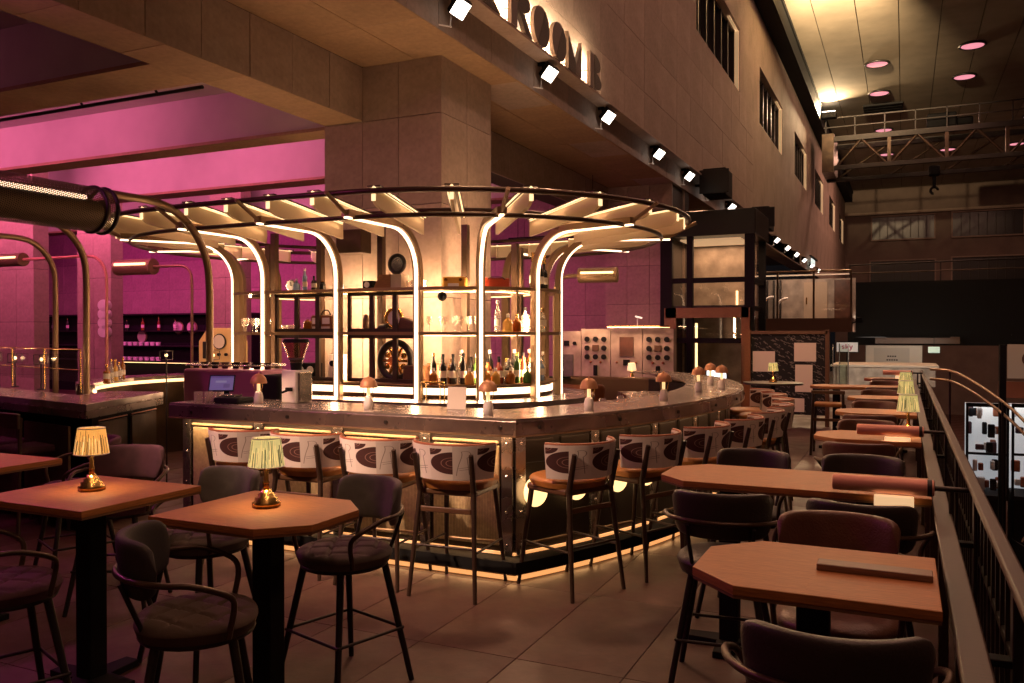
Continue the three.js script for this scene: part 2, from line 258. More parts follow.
{ // hall ceiling, far wall, crane
  const c = struct('ceiling', null, null, 'beige panelled hall ceiling with round pink lights', 'ceiling');
  part('ceiling_deck', [box(-5, 12.2, 13.06, 13.3, -74, 4)], M.grout, c);
  for (let x = -4.3; x < 12; x += 1.36) part('ceiling_panel', [box(x + 0.015, x + 1.345, 13, 13.06, -72, 4)], M.ceiling, c);
  const discs = [[-1.07, -38.4, 'pink round ceiling light over the crane, nearer the tall wall'], [-1.1, -43.1, 'small pink round ceiling light just above the crane bridge'], [2.38, -37.5, 'pink round ceiling light out over the lower hall, upper one'], [2.35, -41.9, 'pink round ceiling light out over the lower hall, lower one']];
  [-27, -22, -15, -10, -3, 1.5].forEach((z, i) => { discs.push([-1.07, z, 'round ceiling light overhead outside the view, inner row, ' + ordinal(i)], [2.38, z, 'round ceiling light overhead outside the view, outer row, ' + ordinal(i)]); });
  [-51, -58].forEach((z, i) => { discs.push([-1.07, z, 'added far round ceiling light behind the crane, inner row, ' + ordinal(i)], [2.38, z, 'added far round ceiling light behind the crane, outer row, ' + ordinal(i)], [6, z, 'added far round ceiling light behind the crane, last row, ' + ordinal(i)]); });  // far discs added to light the end wall, tucked behind the truss
  discs.forEach(([x, z, lab], i) => {
    const t = thing('ceiling_light', lab, 'ceiling light', [x, 12.9, z], 0, 'pink ceiling lights');
    part('light_disc', [cyl(0.42, 0.42, 0.03, 0, 0.03, 0, 28)], M.pinkDisc, t); part('rim', [new THREE.TorusGeometry(0.45, 0.05, 8, 28).rotateX(Math.PI / 2).translate(0, 0.05, 0)], M.darkMetal, t);
    areaLight('disc_light', [1, 0.5, 0.34], z < -50 ? 130 : z < -30 ? 45 : x > 0 ? 85 : 24, 0.7, 0.7, [0, 0.01, 0], [x, 0, z], t);
  });
  const v = thing('ceiling_vent', 'dark slatted vent in the hall ceiling above the crane', 'vent', [-1.0, 12.9, -47]);
  for (let k = 0; k < 4; k++) part('slat', [box(-0.9, 0.9, 0, 0.09, k * 0.5, k * 0.5 + 0.3)], M.black, v);
  const w = struct('wall_far', null, null, 'brown end wall of the hall', 'wall');
  part('wall_core', [box(-5, 12.4, -4.8, 13.2, -72.6, -72)], M.farwall, w); part('ledge', [box(-4.3, 12, 10.95, 11.15, -72, -71.7)], M.stone3, w);
  [[-2.3, 2.05, 9.0, 10.75], [3.3, 7.9, 9.0, 10.8], [-2.4, 2.1, 5.2, 7.3], [3.3, 8.0, 5.2, 7.4]].forEach(([x0, x1, y0, y1], i) => {
    const o = struct('window_' + (7 + i), null, null, 'dark wide window in the far end wall, ' + ordinal(i), 'window');
    part('pane', [box(x0, x1, y0, y1, -72, -71.9)], M.blackGloss, o); part('frame', [box(x0 - 0.1, x0, y0 - 0.1, y1 + 0.1, -72, -71.75), box(x1, x1 + 0.1, y0 - 0.1, y1 + 0.1, -72, -71.75), box(x0, x1, y1, y1 + 0.1, -72, -71.75), box(x0, x1, y0 - 0.1, y0, -72, -71.75)], M.stone3, o);
    for (let k = 1; k < 8; k++) { const x = x0 + (x1 - x0) * k / 8; part('window_bar', [box(x - 0.03, x + 0.03, y0, y1, -71.92, -71.85)], M.darkMetal, o); }
  });
  const g = thing('gantry_crane', 'dark steel gantry crane bridge spanning the hall under the ceiling', 'crane', [0, 0, -45]);
  const B = (n, m, ...l) => part(n, l, m, g);
  B('chord', M.darkMetal, box(-3.7, 12, 11.25, 11.5, -0.15, 0.15)); B('chord', M.darkMetal, box(-3.7, 12, 9.85, 10.05, -0.15, 0.15)); B('chord', M.darkMetal, box(-3.7, 12, 11.25, 11.5, -2.2, -1.9)); B('chord', M.darkMetal, box(-3.7, 12, 9.6, 9.8, -2.2, -1.9));
  B('end_carriage', M.bronzeDark, box(-3.75, -3.2, 9.7, 11.6, -2.4, 0.4));
  for (let i = 0; i < 6; i++) { const x = -3.2 + i * 2.5; B('post', M.bronzeDark, box(x + 2.42, x + 2.58, 9.9, 11.4, -0.1, 0.1)); B('brace', M.bronzeDark, rod([x + 0.1, 10, 0], [x + 1.25, 11.3, 0], 0.07, 6)); B('brace', M.bronzeDark, rod([x + 1.25, 11.3, 0], [x + 2.4, 10, 0], 0.07, 6)); B('brace', M.bronzeDark, rod([x + 0.1, 9.8, -2], [x + 2.4, 11.3, -2], 0.06, 6)); }
  for (let i = 0; i < 9; i++) { const x = -3.6 + i * 1.35; B('railing_post', M.darkMetal, box(x - 0.025, x + 0.025, 11.5, 12.45, 0.05, 0.1)); }
  B('railing', M.darkMetal, box(-3.7, 12, 12.4, 12.46, 0.05, 0.1), box(-3.7, 12, 11.95, 12.0, 0.05, 0.1));
  B('hoist', M.black, rbox(1.3, 0.7, 0.9, 1.6, 11.95, -0.8, 0.1), rbox(0.7, 0.4, 0.6, 2.6, 11.85, -0.8, 0.1)); B('hook_block', M.black, rbox(0.5, 0.5, 0.5, 1.3, 9.6, -0.9, 0.1), rod([1.3, 9.5, -0.9], [1.3, 8.8, -0.9], 0.09, 8), new THREE.TorusGeometry(0.16, 0.06, 8, 14, 4.6).translate(1.3, 8.65, -0.9));
  const fl = thing('flood_light', 'bright flood light at the end of the crane washing the ceiling', 'flood light', [-3.4, 12.5, -44.2]);
  part('housing', [rbox(0.7, 0.3, 0.5, 0, -0.1, 0, 0.05)], M.black, fl); part('lens', [rbox(0.62, 0.03, 0.45, 0, 0.07, 0, 0.01)], M.flood, fl);
  spotLight('ceiling_wash', [1, 0.7, 0.38], 260, [-3.4, 12.62, -44.0], [-2.6, 13.05, -38], 1.2, 6, 1);
  const u = thing('flood_light', 'added flood light on the crane rail above the view, washing the ceiling', 'flood light', [-2.4, 11.9, -24.5]);  // unseen extra flood, added to brighten the hall ceiling
  part('housing', [rbox(0.5, 0.3, 0.4, 0, 0, 0, 0.04)], M.black, u); part('arm', [rod([0, 0.1, 0], [-1.3, 0.3, 0], 0.03, 6)], M.black, u); part('lens', [rbox(0.42, 0.24, 0.02, 0, 0, -0.21, 0.005)], M.flood, u);
  spotLight('ceiling_wash', [1, 0.7, 0.38], 4600, [-2.4, 11.95, -24.8], [-2.2, 14.6, -33], 0.42, 6, 1);
}
// ------------------------------------------------------------------ the bar
const CX = -7.67, CZ = -8.3, CR = 6.17, FZ = -5.14, FX = -5.55;          // the counter: straight front, then a wide arc
const deg = Math.PI / 180;
function outline(d, aEnd = -45, n = 44) { const r = CR - d, a0 = Math.asin((FZ - d - CZ) / r) / deg; return [[FX, FZ - d], ...arcPts(CX, CZ, r, a0, aEnd, n)]; }
const band = (d0, d1, y0, y1, aEnd, bevel) => slab([...outline(d0, aEnd), ...outline(d1, aEnd).reverse()], y0, y1, bevel);
const arcAt = (a, d) => [CX + (CR - d) * Math.cos(a * deg), CZ + (CR - d) * Math.sin(a * deg)];
{
  const t = thing('bar_counter', 'long curved bar counter with metal top and lit plinth', 'bar counter');
  part('countertop', [band(0, 0.62, 1.1, 1.12)], M.counter, t); part('counter_edge', [band(-0.012, 0.06, 1.005, 1.103, -45, 0.004)], M.counterEdge, t, 'riveted metal edge of the counter');
  part('edge_lip', [band(-0.02, 0.05, 0.995, 1.006)], M.bronze, t);
  part('body', [band(0.16, 0.3, 0.15, 1.0), box(FX - 0.02, FX + 0.1, 0.15, 1.0, FZ - 0.62, FZ - 0.16)], M.barBody, t);
  part('plinth', [band(-0.02, 0.3, 0.07, 0.15)], M.black, t); part('kick_board', [band(0.08, 0.3, 0, 0.07)], M.bronzeDark, t);
  part('led_strip', [band(0.06, 0.08, 0.004, 0.03)], M.ledFloor, t, 'warm strip light along the floor'); part('led_strip', [band(0.135, 0.16, 0.152, 0.168)], M.ledFloor, t, 'warm strip light above the plinth');
  part('inner_worktop', [band(0.75, 1.3, 0.88, 0.92, -30)], M.steel, t); part('inner_body', [band(0.62, 1.2, 0, 0.88, -30)], M.darkMetal, t);
  // straight front: stiles, lit cream panels, rolls
  const sx = [-5.5, -4.72, -3.94, -3.16, -2.5];
  for (const x of sx) { const st = part('stile', [rbox(0.085, 0.85, 0.03, x, 0.575, FZ - 0.145, 0.004)], M.steel, t); for (const y of [0.93, 0.7, 0.45, 0.22]) part('bolt', [new THREE.SphereGeometry(0.012, 8, 6).scale(1, 1, 0.6).translate(x, y, FZ - 0.128)], M.chrome, st); }
  for (let i = 0; i < 4; i++) { part('front_panel', [rbox(sx[i + 1] - sx[i] - 0.13, 0.7, 0.03, (sx[i] + sx[i + 1]) / 2, 0.56, FZ - 0.15, 0.012)], M.cream, t, 'ribbed cream fabric panel'); part('padded_roll', [new THREE.CapsuleGeometry(0.012, sx[i + 1] - sx[i] - 0.15, 4, 10).rotateZ(Math.PI / 2).translate((sx[i] + sx[i + 1]) / 2, 0.935, FZ - 0.135)], M.cream, t); }
  for (const x of [-5.3, -4.3, -3.4, -2.48]) part('rivet', [cyl(0.014, 0.014, 0.012, 0, 0, 0, 10).rotateX(Math.PI / 2).translate(x, 1.055, FZ + 0.012)], M.darkMetal, t);
  // the arc: bronze panels
  const sa = [30, 22.6, 15.1, 7.6, 0.1, -7.4, -15];
  const facing = a => [0, Math.PI / 2 - a * deg, 0];
  const gSt = metric(ready(rbox(0.085, 0.85, 0.03, 0, 0.575, 0, 0.004))), gPan = metric(ready(rbox(0.28, 0.17, 0.03, 0, 0.87, 0, 0.012))), gBolt = ready(new THREE.SphereGeometry(0.012, 8, 6).scale(1, 1, 0.6));
  const gLow = metric(ready(rbox(0.7, 0.5, 0.012, 0, 0.45, 0, 0.004)));
  sa.forEach((a, i) => {
    const [x, z] = arcAt(a - (i ? 0 : 0.5), 0.15); const st = shared('stile', gSt, M.steel, t, [x, 0, z], facing(a)); for (const y of [0.93, 0.7, 0.45, 0.22]) shared('bolt', gBolt, M.chrome, st, [0, y, 0.016]);
    if (i === sa.length - 1) return; const b = sa[i + 1];
    for (const q of [0.27, 0.73]) { const m = a + (b - a) * q, [px, pz] = arcAt(m, 0.152); shared('raised_panel', gPan, M.barBody, t, [px, 0, pz], facing(m)); }
    const [r, s] = arcAt(a - 1, -0.012); shared('rivet', ready(cyl(0.014, 0.014, 0.012, 0, 0, 0, 10).rotateX(Math.PI / 2)), M.darkMetal, t, [r, 1.055, s], facing(a));
  });
  // lights of the counter
  for (let i = 0; i < 4; i++) areaLight('counter_underlight', SOFT, 75, 0.7, 0.025, [(sx[i] + sx[i + 1]) / 2, 0.986, FZ - 0.06], [(sx[i] + sx[i + 1]) / 2, 0.7, FZ - 0.17], t);
  part('underlight_strip', [box(-5.5, -2.5, 0.989, 0.995, FZ - 0.08, FZ - 0.05)], M.ledSoft, t);
  areaLight('plinth_light', WARM, 9, 3.1, 0.02, [-3.95, 0.035, FZ - 0.05], [-3.95, 0.0, FZ + 0.15], t);
  areaLight('plinth_light', WARM, 5, 3.1, 0.02, [-3.95, 0.18, FZ - 0.12], [-3.95, 0.1, FZ + 0.2], t);
  for (let a = 27; a > -10; a -= 7.5) { const [x, z] = arcAt(a, 0.05), [x2, z2] = arcAt(a, -0.2); areaLight('plinth_light', WARM, 9, 0.78, 0.02, [x, 0.035, z], [x2, 0, z2], t); const [x3, z3] = arcAt(a, 0.09); areaLight('counter_underlight', SOFT, 8, 0.75, 0.02, [x3, 0.988, z3], [arcAt(a, 0.17)[0], 0.2, arcAt(a, 0.17)[1]], t); }
  part('underlight_strip', [slab([...arcPts(CX, CZ, CR - 0.07, 29, -12, 30), ...arcPts(CX, CZ, CR - 0.1, -12, 29, 30)], 0.99, 0.996)], M.ledSoft, t);
}
[28.6, 24.9, 20.6, 17.0, 13.1, 9.5, 5.6, 2.0].forEach((a, i) => {          // round glowing lamps on the bar front
  const [x, z] = arcAt(a, 0.09);
  const t = thing('globe_lamp', 'round glowing lamp on the bar front, ' + ordinal(i) + ' from the counter corner', 'globe lamp', [x, 0.59, z], Math.PI / 2 - a * deg, 'round lamps under the curved counter');
  part('globe', [new THREE.SphereGeometry(0.098, 24, 16).scale(1, 1.08, 0.55)], M.globe, t); part('mount', [cyl(0.05, 0.05, 0.05, 0, 0, 0, 16).rotateX(Math.PI / 2).translate(0, 0, -0.06)], M.darkMetal, t);
  pointLight('globe_light', SOFT, 0.28, [0, 0, 0.0], 4, t);
});
// ------------------------------------------------------------------ shelving island and canopy on a rounded plan
const SL = -6.72, SR = -4.65, SZ = -8.7;
function stadium(R, n = 22) { return [...arcPts(SR, SZ, R, 90, -90, n), ...arcPts(SL, SZ, R, -90, -270, n)]; }
const ring3 = (R, y, n) => stadium(R, n).map(([x, z]) => [x, y, z]);
function ringBand(R0, R1, y0, y1) { const o = stadium(R1), h = stadium(R0); const s = new THREE.Shape(o.map(p => new THREE.Vector2(p[0], -p[1]))); s.holes.push(new THREE.Path(h.map(p => new THREE.Vector2(p[0], -p[1])))); return new THREE.ExtrudeGeometry(s, { depth: y1 - y0, bevelEnabled: false }).rotateX(-Math.PI / 2).translate(0, y0, 0); }
// spots around the plan: position on radius R and outward angle (0 = +x, 90 = +z toward the viewer)
const POSTS = [];
for (let k = 0; k <= 5; k++) POSTS.push([SR, 90 - 36 * k]);
for (let k = 0; k <= 5; k++) POSTS.push([SL, 270 - 36 * k]);
POSTS.push([-5.685, 90], [-5.685, -90]);
{
  const t = thing('back_bar_shelving', 'rounded island of glass shelves with glowing vertical light posts', 'bar shelving');
  part('base_cabinet', [ringBand(0.9, 1.42, 0.0, 0.95)], M.bronzeDark, t); part('worktop', [ringBand(0.85, 1.5, 0.95, 1.0)], M.counter, t);
  part('riser', [ringBand(0.7, 1.0, 1.0, 1.14)], M.bronzeDark, t); part('light_band', [ringBand(0.99, 1.012, 1.045, 1.115)], M.led, t, 'glowing warm band above the worktop');
  part('shelf', [ringBand(0.74, 1.06, 1.14, 1.155)], M.bronze, t);
  for (const y of [1.69, 2.165]) { part('glass_shelf', [ringBand(0.72, 1.1, y, y + 0.014)], M.shelfGlass, t); part('shelf_rim', [ringBand(1.09, 1.115, y - 0.012, y + 0.022)], M.bronze, t); part('shelf_rim', [ringBand(0.71, 0.73, y - 0.01, y + 0.02)], M.bronze, t); }
  // posts: box section that bends outward into the canopy arm; light strip on the outer face
  const path = (off) => { const p = []; const r = 0.48; p.push([off, 1.0]); for (let i = 0; i <= 10; i++) { const a = i / 10 * Math.PI / 2; p.push([r - (r - off) * Math.cos(a), 2.32 + (r - off) * Math.sin(a)]); } p.push([1.27, 2.8 - off]); return p; };
  const ribbon = (o0, o1, w) => { const s = new THREE.Shape([...path(o0), ...path(o1).reverse()].map(p => new THREE.Vector2(p[0], p[1]))); return ready(new THREE.ExtrudeGeometry(s, { depth: w, bevelEnabled: false }).translate(0, 0, -w / 2)); };
  const gPost = metric(ribbon(-0.035, 0.03, 0.09)), gLed = ribbon(0.03, 0.046, 0.036), gTip = ready(mergeGeometries([ready(rod([1.27, 2.8, 0], [1.56, 2.95, 0], 0.02, 8))]));
  for (const [cx, a] of POSTS) {
    const ry = -a * deg, pos = [cx + Math.cos(a * deg) * 1.08, 0, SZ + Math.sin(a * deg) * 1.08];
    const p = shared('light_post', gPost, M.bronze, t, pos, [0, ry, 0]); shared('led_strip', gLed, M.led, p); shared('tip_bar', gTip, M.bronze, p);
  }
  for (const [cx, a] of POSTS) { const c = Math.cos(a * deg), s = Math.sin(a * deg); if (s < -0.4) continue; if (s > 0.2) { areaLight('inner_post_light', SOFT, 110, 0.06, 1.15, [cx + c * 0.97, 1.75, SZ + s * 0.97], [cx, 1.75, SZ], t); } areaLight('post_light', SOFT, 22, 0.06, 1.5, [cx + c * 1.15, 1.75, SZ + s * 1.15], [cx + c * 3, 1.75, SZ + s * 3], t); areaLight('arm_light', SOFT, 11, 0.05, 0.9, [cx + c * 1.9, 2.735, SZ + s * 1.9], [cx + c * 1.9, 0, SZ + s * 1.9], t, [c, 0, s]); }
  areaLight('band_light', SOFT, 9, 2.0, 0.1, [-5.68, 1.07, SZ + 1.03], [-5.68, 0.9, SZ + 2], t);
  for (const a of [70, 40, 10]) areaLight('band_light', SOFT, 9, 0.5, 0.1, [SR + 1.03 * Math.cos(a * deg), 1.07, SZ + 1.03 * Math.sin(a * deg)], [SR + 2 * Math.cos(a * deg), 0.9, SZ + 2 * Math.sin(a * deg)], t);
  // inner light of the shelves onto the column: strips under each glass shelf
  for (const y of [1.68, 2.155]) { part('shelf_strip', [ringBand(0.73, 0.75, y - 0.012, y)], M.ledSoft, t); areaLight('shelf_light', SOFT, 60, 1.9, 0.03, [-5.68, y - 0.02, SZ + 0.74], [-5.68, y - 1, SZ + 0.2], t); areaLight('shelf_light', SOFT, 60, 0.9, 0.03, [SR + 0.45, y - 0.02, SZ + 0.45], [SR - 0.3, y - 0.8, SZ - 0.2], t); }
  areaLight('shelf_light', SOFT, 45, 2.2, 0.04, [-5.6, 2.2, SZ + 0.74], [-5.6, 3.5, SZ + 0.4], t);
  part('shelf_strip', [box(-6.6, -4.6, 2.182, 2.19, SZ + 0.73, SZ + 0.77)], M.ledSoft, t);
  areaLight('shelf_light', SOFT, 200, 0.9, 0.04, [SR + 0.5, 2.2, SZ + 0.1], [SR + 0.02, 3.6, SZ - 0.2], t); part('shelf_strip', [tube([[SR + 0.74, 2.19, SZ + 0.3], [SR + 0.77, 2.19, SZ], [SR + 0.7, 2.19, SZ - 0.35]], 0.012, 12, 6)], M.ledSoft, t);
  // dark framed cabinets in the straight part: two bays, two tiers, three lights each
  for (const [x0, x1] of [[-6.66, -5.74], [-5.63, -4.7]]) for (const [y0, y1] of [[1.16, 1.68], [1.71, 2.15]]) {
    const z = SZ + 0.98, f = part('cabinet_frame', [box(x0, x1, y1 - 0.04, y1, z - 0.03, z), box(x0, x1, y0, y0 + 0.04, z - 0.03, z), box(x0, x0 + 0.04, y0, y1, z - 0.03, z), box(x1 - 0.04, x1, y0, y1, z - 0.03, z)], M.darkWood, t);
    for (const q of [0.345, 0.67]) { const x = x0 + (x1 - x0) * q; part('mullion', [box(x - 0.028, x + 0.028, y0, y1, z - 0.03, z + 0.004)], M.darkWood, f); }
  }
  for (const [x, z, y1] of [[-6.2, -7.98, 2.9], [-5.35, -7.98, 2.9], [-4.42, -8.25, 2.9], [-3.95, -8.55, 2.7], [-6.9, -8.0, 2.9], [-7.25, -8.3, 2.8], [-4.1, -9.0, 2.7]]) part('inner_upright', [box(x - 0.035, x + 0.035, 1.0, y1, z - 0.035, z + 0.035)], M.bronzeDark, t);
  // canopy
  const c = thing('bar_canopy', 'oval canopy of metal rings and glowing radial fins over the bar', 'bar canopy');
  part('ring', [tube(ring3(2.25, 2.772, 14), 0.022, 160, 8, true)], M.bronzeDark, c, 'lower bronze ring'); part('ring', [tube(ring3(2.55, 2.95, 14), 0.026, 160, 8, true)], M.bronzeDark, c, 'upper bronze ring'); part('ring', [tube(ring3(1.45, 2.93, 14), 0.022, 120, 6, true)], M.bronzeDark, c);
    const fs = new THREE.Shape(); fs.moveTo(1.35, 2.7); fs.lineTo(2.34, 2.812); fs.quadraticCurveTo(2.5, 2.83, 2.5, 2.9); fs.lineTo(2.5, 2.985); fs.lineTo(1.35, 2.85); fs.closePath();
  const gFin = ready(new THREE.ExtrudeGeometry(fs, { depth: 0.03, bevelEnabled: false }).translate(0, 0, -0.015));
  const gEdge = ready(mergeGeometries([ready(box(2.495, 2.51, 2.87, 2.985, -0.018, 0.018)), ready(rod([1.35, 2.856, 0], [2.5, 2.991, 0], 0.013, 6))]));
  const gCap = metric(ready(new THREE.BoxGeometry(1.14, 0.012, 0.13).rotateZ(0.117).translate(1.93, 2.936, 0)));
  const fins = [];
  for (let k = 0; k < 11; k++) { fins.push([SR, 81 - 18 * k * 0.9]); fins.push([SL, 99 + 18 * k * 0.9]); }
  for (let k = 0; k < 4; k++) { fins.push([SL + 0.26 + k * 0.517, 90]); fins.push([SL + 0.26 + k * 0.517, -90]); }
  fins.forEach(([cx, a], i) => { const f = shared('fin', gFin, M.fin, c, [cx, 0, SZ], [0, -a * deg, 0]); shared('lit_edge', gEdge, M.finEdge, f); shared('fin_flange', gCap, M.bronzeDark, f); });
  const gStrip = ready(mergeGeometries([-0.05, 0.05].map(z => ready(new THREE.BoxGeometry(1.06, 0.008, 0.012).rotateZ(0.117).translate(1.93, 2.925, z)))));
  c.children.filter(o => o.name === 'fin').forEach(f => shared('led_strip', gStrip, M.finEdge, f));  // unseen strips added under the flanges so the fins look lit
  fins.forEach(([cx, a], i) => {                                            // added strip lights on both sides of each flange, to light the fins
    const s = Math.sin(a * deg), co = Math.cos(a * deg), at = (x, y, z) => [cx + co * x - s * z, y, SZ + s * x + co * z]; if (s < -0.5) return;
    for (const z of [-0.05, 0.05]) areaLight('added_fin_strip_light', SOFT, 14, 0.012, 1.05, at(1.93, 2.917, z), at(1.95, 2.8, z * 0.45), c, [co, 0.117, s]);
    if (i % 2 === 0) areaLight('fin_light', SOFT, 36, 0.02, 0.8, at(2.05, 3.0, 0), at(2.05, 4, 0), c, [co, 0, s]);
  });
}
// ------------------------------------------------------------------ bar stools with printed backs
const printTex = canvasTex(1024, 384, (g, w, h) => {
  g.fillStyle = '#d9cdc3'; g.fillRect(0, 0, w, h);
  const disc = (x, y, r, a0, a1) => { g.fillStyle = '#43211d'; g.beginPath(); g.moveTo(x, y); g.arc(x, y, r, a0, a1); g.closePath(); g.fill(); g.strokeStyle = '#8d6a5e'; g.lineWidth = 5; for (const q of [0.28, 0.5]) { g.beginPath(); g.arc(x, y, r * q, a0, a1); g.stroke(); } };
  for (let k = 0; k < 4; k++) {
    const x = k * 256; g.fillStyle = k % 2 ? '#c5b9b2' : '#dfd4ca'; g.fillRect(x + 130, 0, 126, h);
    disc(x + 130, 190, 125, Math.PI / 2, 3 * Math.PI / 2); disc(x + 4, 30, 70, 0, 1.57);
    g.strokeStyle = '#7d7069'; g.lineWidth = 4; g.beginPath(); g.moveTo(x + 150, 330); g.bezierCurveTo(x + 160, 160, x + 190, 120, x + 176, 60); g.bezierCurveTo(x + 230, 40, x + 236, 100, x + 206, 130); g.lineTo(x + 220, 320); g.stroke();
    g.beginPath(); g.moveTo(x + 160, 250); g.lineTo(x + 235, 230); g.moveTo(x + 165, 270); g.lineTo(x + 235, 255); g.stroke();
  }
});
printTex.repeat.set(0.62, 1); const printMat = new THREE.MeshStandardMaterial({ color: rgb([1, 1, 1]), map: printTex, bumpMap: T.weave, bumpScale: 0.0004, roughness: 0.8 });
function bent(r, th, y0, y1, a0, a1, lean, n = 28, m = 12) {               // padded back bent round a circle, rounded all round
  return sheet(n, m * 2, (u, v) => {
    const a = (a0 + (a1 - a0) * u) * deg, q = v * Math.PI * 2, e = Math.pow(Math.max(0, 1 - Math.pow(Math.abs(2 * u - 1), 10)), 0.5) * 0.98 + 0.02;
    const cs = Math.cos(q), sn = Math.sin(q), k = (c, p) => Math.sign(c) * Math.pow(Math.abs(c), p);
    const yy = (y0 + y1) / 2 + (y1 - y0) / 2 * k(sn, 0.35) * e, rad = r + th / 2 * k(cs, 0.6) * e + lean * (yy - y0);
    return [rad * Math.sin(a), yy, rad * Math.cos(a)];
  });
}
function panelBack(r, th, y0, y1, a0, a1, lean, n = 24) {
  const at = (rr_, u, y) => { const a = (a0 + (a1 - a0) * u) * deg, q = rr_ + lean * (y - y0); return [q * Math.sin(a), y, q * Math.cos(a)]; };
  return [sheet(n, 6, (u, v) => at(r + th, u, y0 + (y1 - y0) * v)), sheet(n, 6, (u, v) => at(r, 1 - u, y0 + (y1 - y0) * v)), sheet(n, 1, (u, v) => at(r + th * (1 - v), u, y1)), sheet(n, 1, (u, v) => at(r + th * v, u, y0)), sheet(1, 4, (u, v) => at(r + th * u, 0, y0 + (y1 - y0) * v)), sheet(1, 4, (u, v) => at(r + th * (1 - u), 1, y0 + (y1 - y0) * v))];
}
function cushion(a, b, y, h, tuft = 0, pw = 3.2) {                          // rounded seat pad
  const top = sheet(tuft ? 84 : 40, tuft ? 30 : 14, (u, v) => { const q = u * Math.PI * 2, k = (c, p) => Math.sign(c) * Math.pow(Math.abs(c), p), s = Math.sin(v * Math.PI / 2), f = Math.pow(s, 0.8);
    const x = a * k(Math.cos(q), 2 / pw) * f, z = -b * k(Math.sin(q), 2 / pw) * f; let yy = y + h * Math.pow(Math.max(0, 1 - Math.pow(f, 5)), 0.5);
    if (tuft) { const d = (p) => Math.exp(-Math.pow((((p % 1) + 1) % 1 - 0.5) * 14, 2)); yy -= tuft * (d((x + z) / 0.15) + d((x - z) / 0.15)) * (1 - Math.pow(f, 4)); } return [x, yy, z]; });
  const side = sheet(40, 4, (u, v) => { const q = u * Math.PI * 2, k = (c, p) => Math.sign(c) * Math.pow(Math.abs(c), p), f = v < 0.9 ? 1 - 0.06 * (1 - v) : 1; return [a * k(Math.cos(q), 2 / pw) * f, y - h * 0.8 * (1 - v), -b * k(Math.sin(q), 2 / pw) * f]; });
  return [top, side];
}
function makeStool() {
  const t = thing('bar_stool', '', 'bar stool', [0, 0, 0], 0, 'printed bar stools along the counter');
  part('seat', cushion(0.235, 0.225, 0.725, 0.045), M.tan, t); part('seat_frame', [rbox(0.41, 0.05, 0.39, 0, 0.672, 0, 0.02)], M.midWood, t);
  const bk = part('backrest', panelBack(0.265, 0.028, 0.765, 0.985, -72, 72, 0.12), printMat, t); part('piping', [tube(Array.from({ length: 13 }, (_, i) => { const a = (-72 + 12 * i) * deg, r = 0.279 + 0.0264; return [r * Math.sin(a), 0.988, r * Math.cos(a)]; }), 0.011, 30, 6)], M.rust, bk);
  for (const s of [-1, 1]) {
    part('back_leg', [rod([s * 0.235, 0, 0.29], [s * 0.19, 0.68, 0.21], 0.014, 8, 0.019), rod([s * 0.19, 0.68, 0.21], [s * 0.2, 0.93, 0.272], 0.021, 8, 0.016)], M.darkWood, t);
    part('leg', [rod([s * 0.225, 0, -0.25], [s * 0.18, 0.68, -0.16], 0.013, 8, 0.019)], M.darkWood, t);
    part('stretcher', [rod([s * 0.212, 0.3, -0.212], [s * 0.212, 0.3, 0.256], 0.009, 6)], M.darkWood, t);
  }
  part('footrest', [rod([-0.212, 0.27, -0.217], [0.212, 0.27, -0.217], 0.011, 8)], M.bronze, t); part('rail', [rbox(0.36, 0.035, 0.018, 0, 0.56, 0.222, 0.006)], M.midWood, t); part('stretcher', [rod([-0.212, 0.33, 0.252], [0.212, 0.33, 0.252], 0.008, 6)], M.darkWood, t);
  return t;
}
const stool0 = makeStool(); let firstStool = true;
function placeStool(x, z, ry, label) { if (firstStool) { firstStool = false; stool0.position.set(x, 0, z); stool0.rotation.y = ry; stool0.userData.label = label; } else copy(stool0, [x, 0, z], ry, label); }
[[-2.68, 0.06], [-3.27, 0.1], [-3.88, 0.05], [-4.47, 0.12]].forEach(([x, r], i) => placeStool(x, -4.93, r, 'bar stool at the straight counter front, ' + ordinal(i) + ' from the counter corner'));
[28.3, 22.1, 15.9, 9.6, 3.2, -3.2, -9.6, -16, -22.4].forEach((a, i) => { const [x, z] = arcAt(a, -0.22); placeStool(x, z, Math.PI / 2 - a * deg + [0.05, -0.04, 0.06, 0, -0.05, 0.04, 0, 0.05, 0][i], 'bar stool along the curved counter, ' + ordinal(i) + ' from the counter corner'); });
[[-5.0, -1.5, -3.9, 'over the straight counter, outer one'], [-4.5, -1.3, -2.9, 'over the straight counter, inner one']].forEach(([x, z, tx, l], i) => {  // unseen spots added to brighten the stool backs
  const t = thing('added_soffit_spot', 'added black soffit spot lamp above the view, aimed ' + l, 'spot lamp', [x, 4.77, z], 0, 'added soffit spots'); part('housing', [cyl(0.05, 0.05, 0.16, 0, -0.26, 0, 16).rotateX(0)], M.black, t); part('stem', [rod([0, -0.1, 0], [0, 0, 0], 0.012, 6)], M.black, t); part('lens', [cyl(0.042, 0.042, 0.006, 0, -0.268, 0, 16)], M.flood, t);
  spotLight('added_spot_beam', [1, 0.6, 0.4], 110, [x, 4.48, z], [tx, 0.85, -4.9], 0.25, 3, 0.6);
});
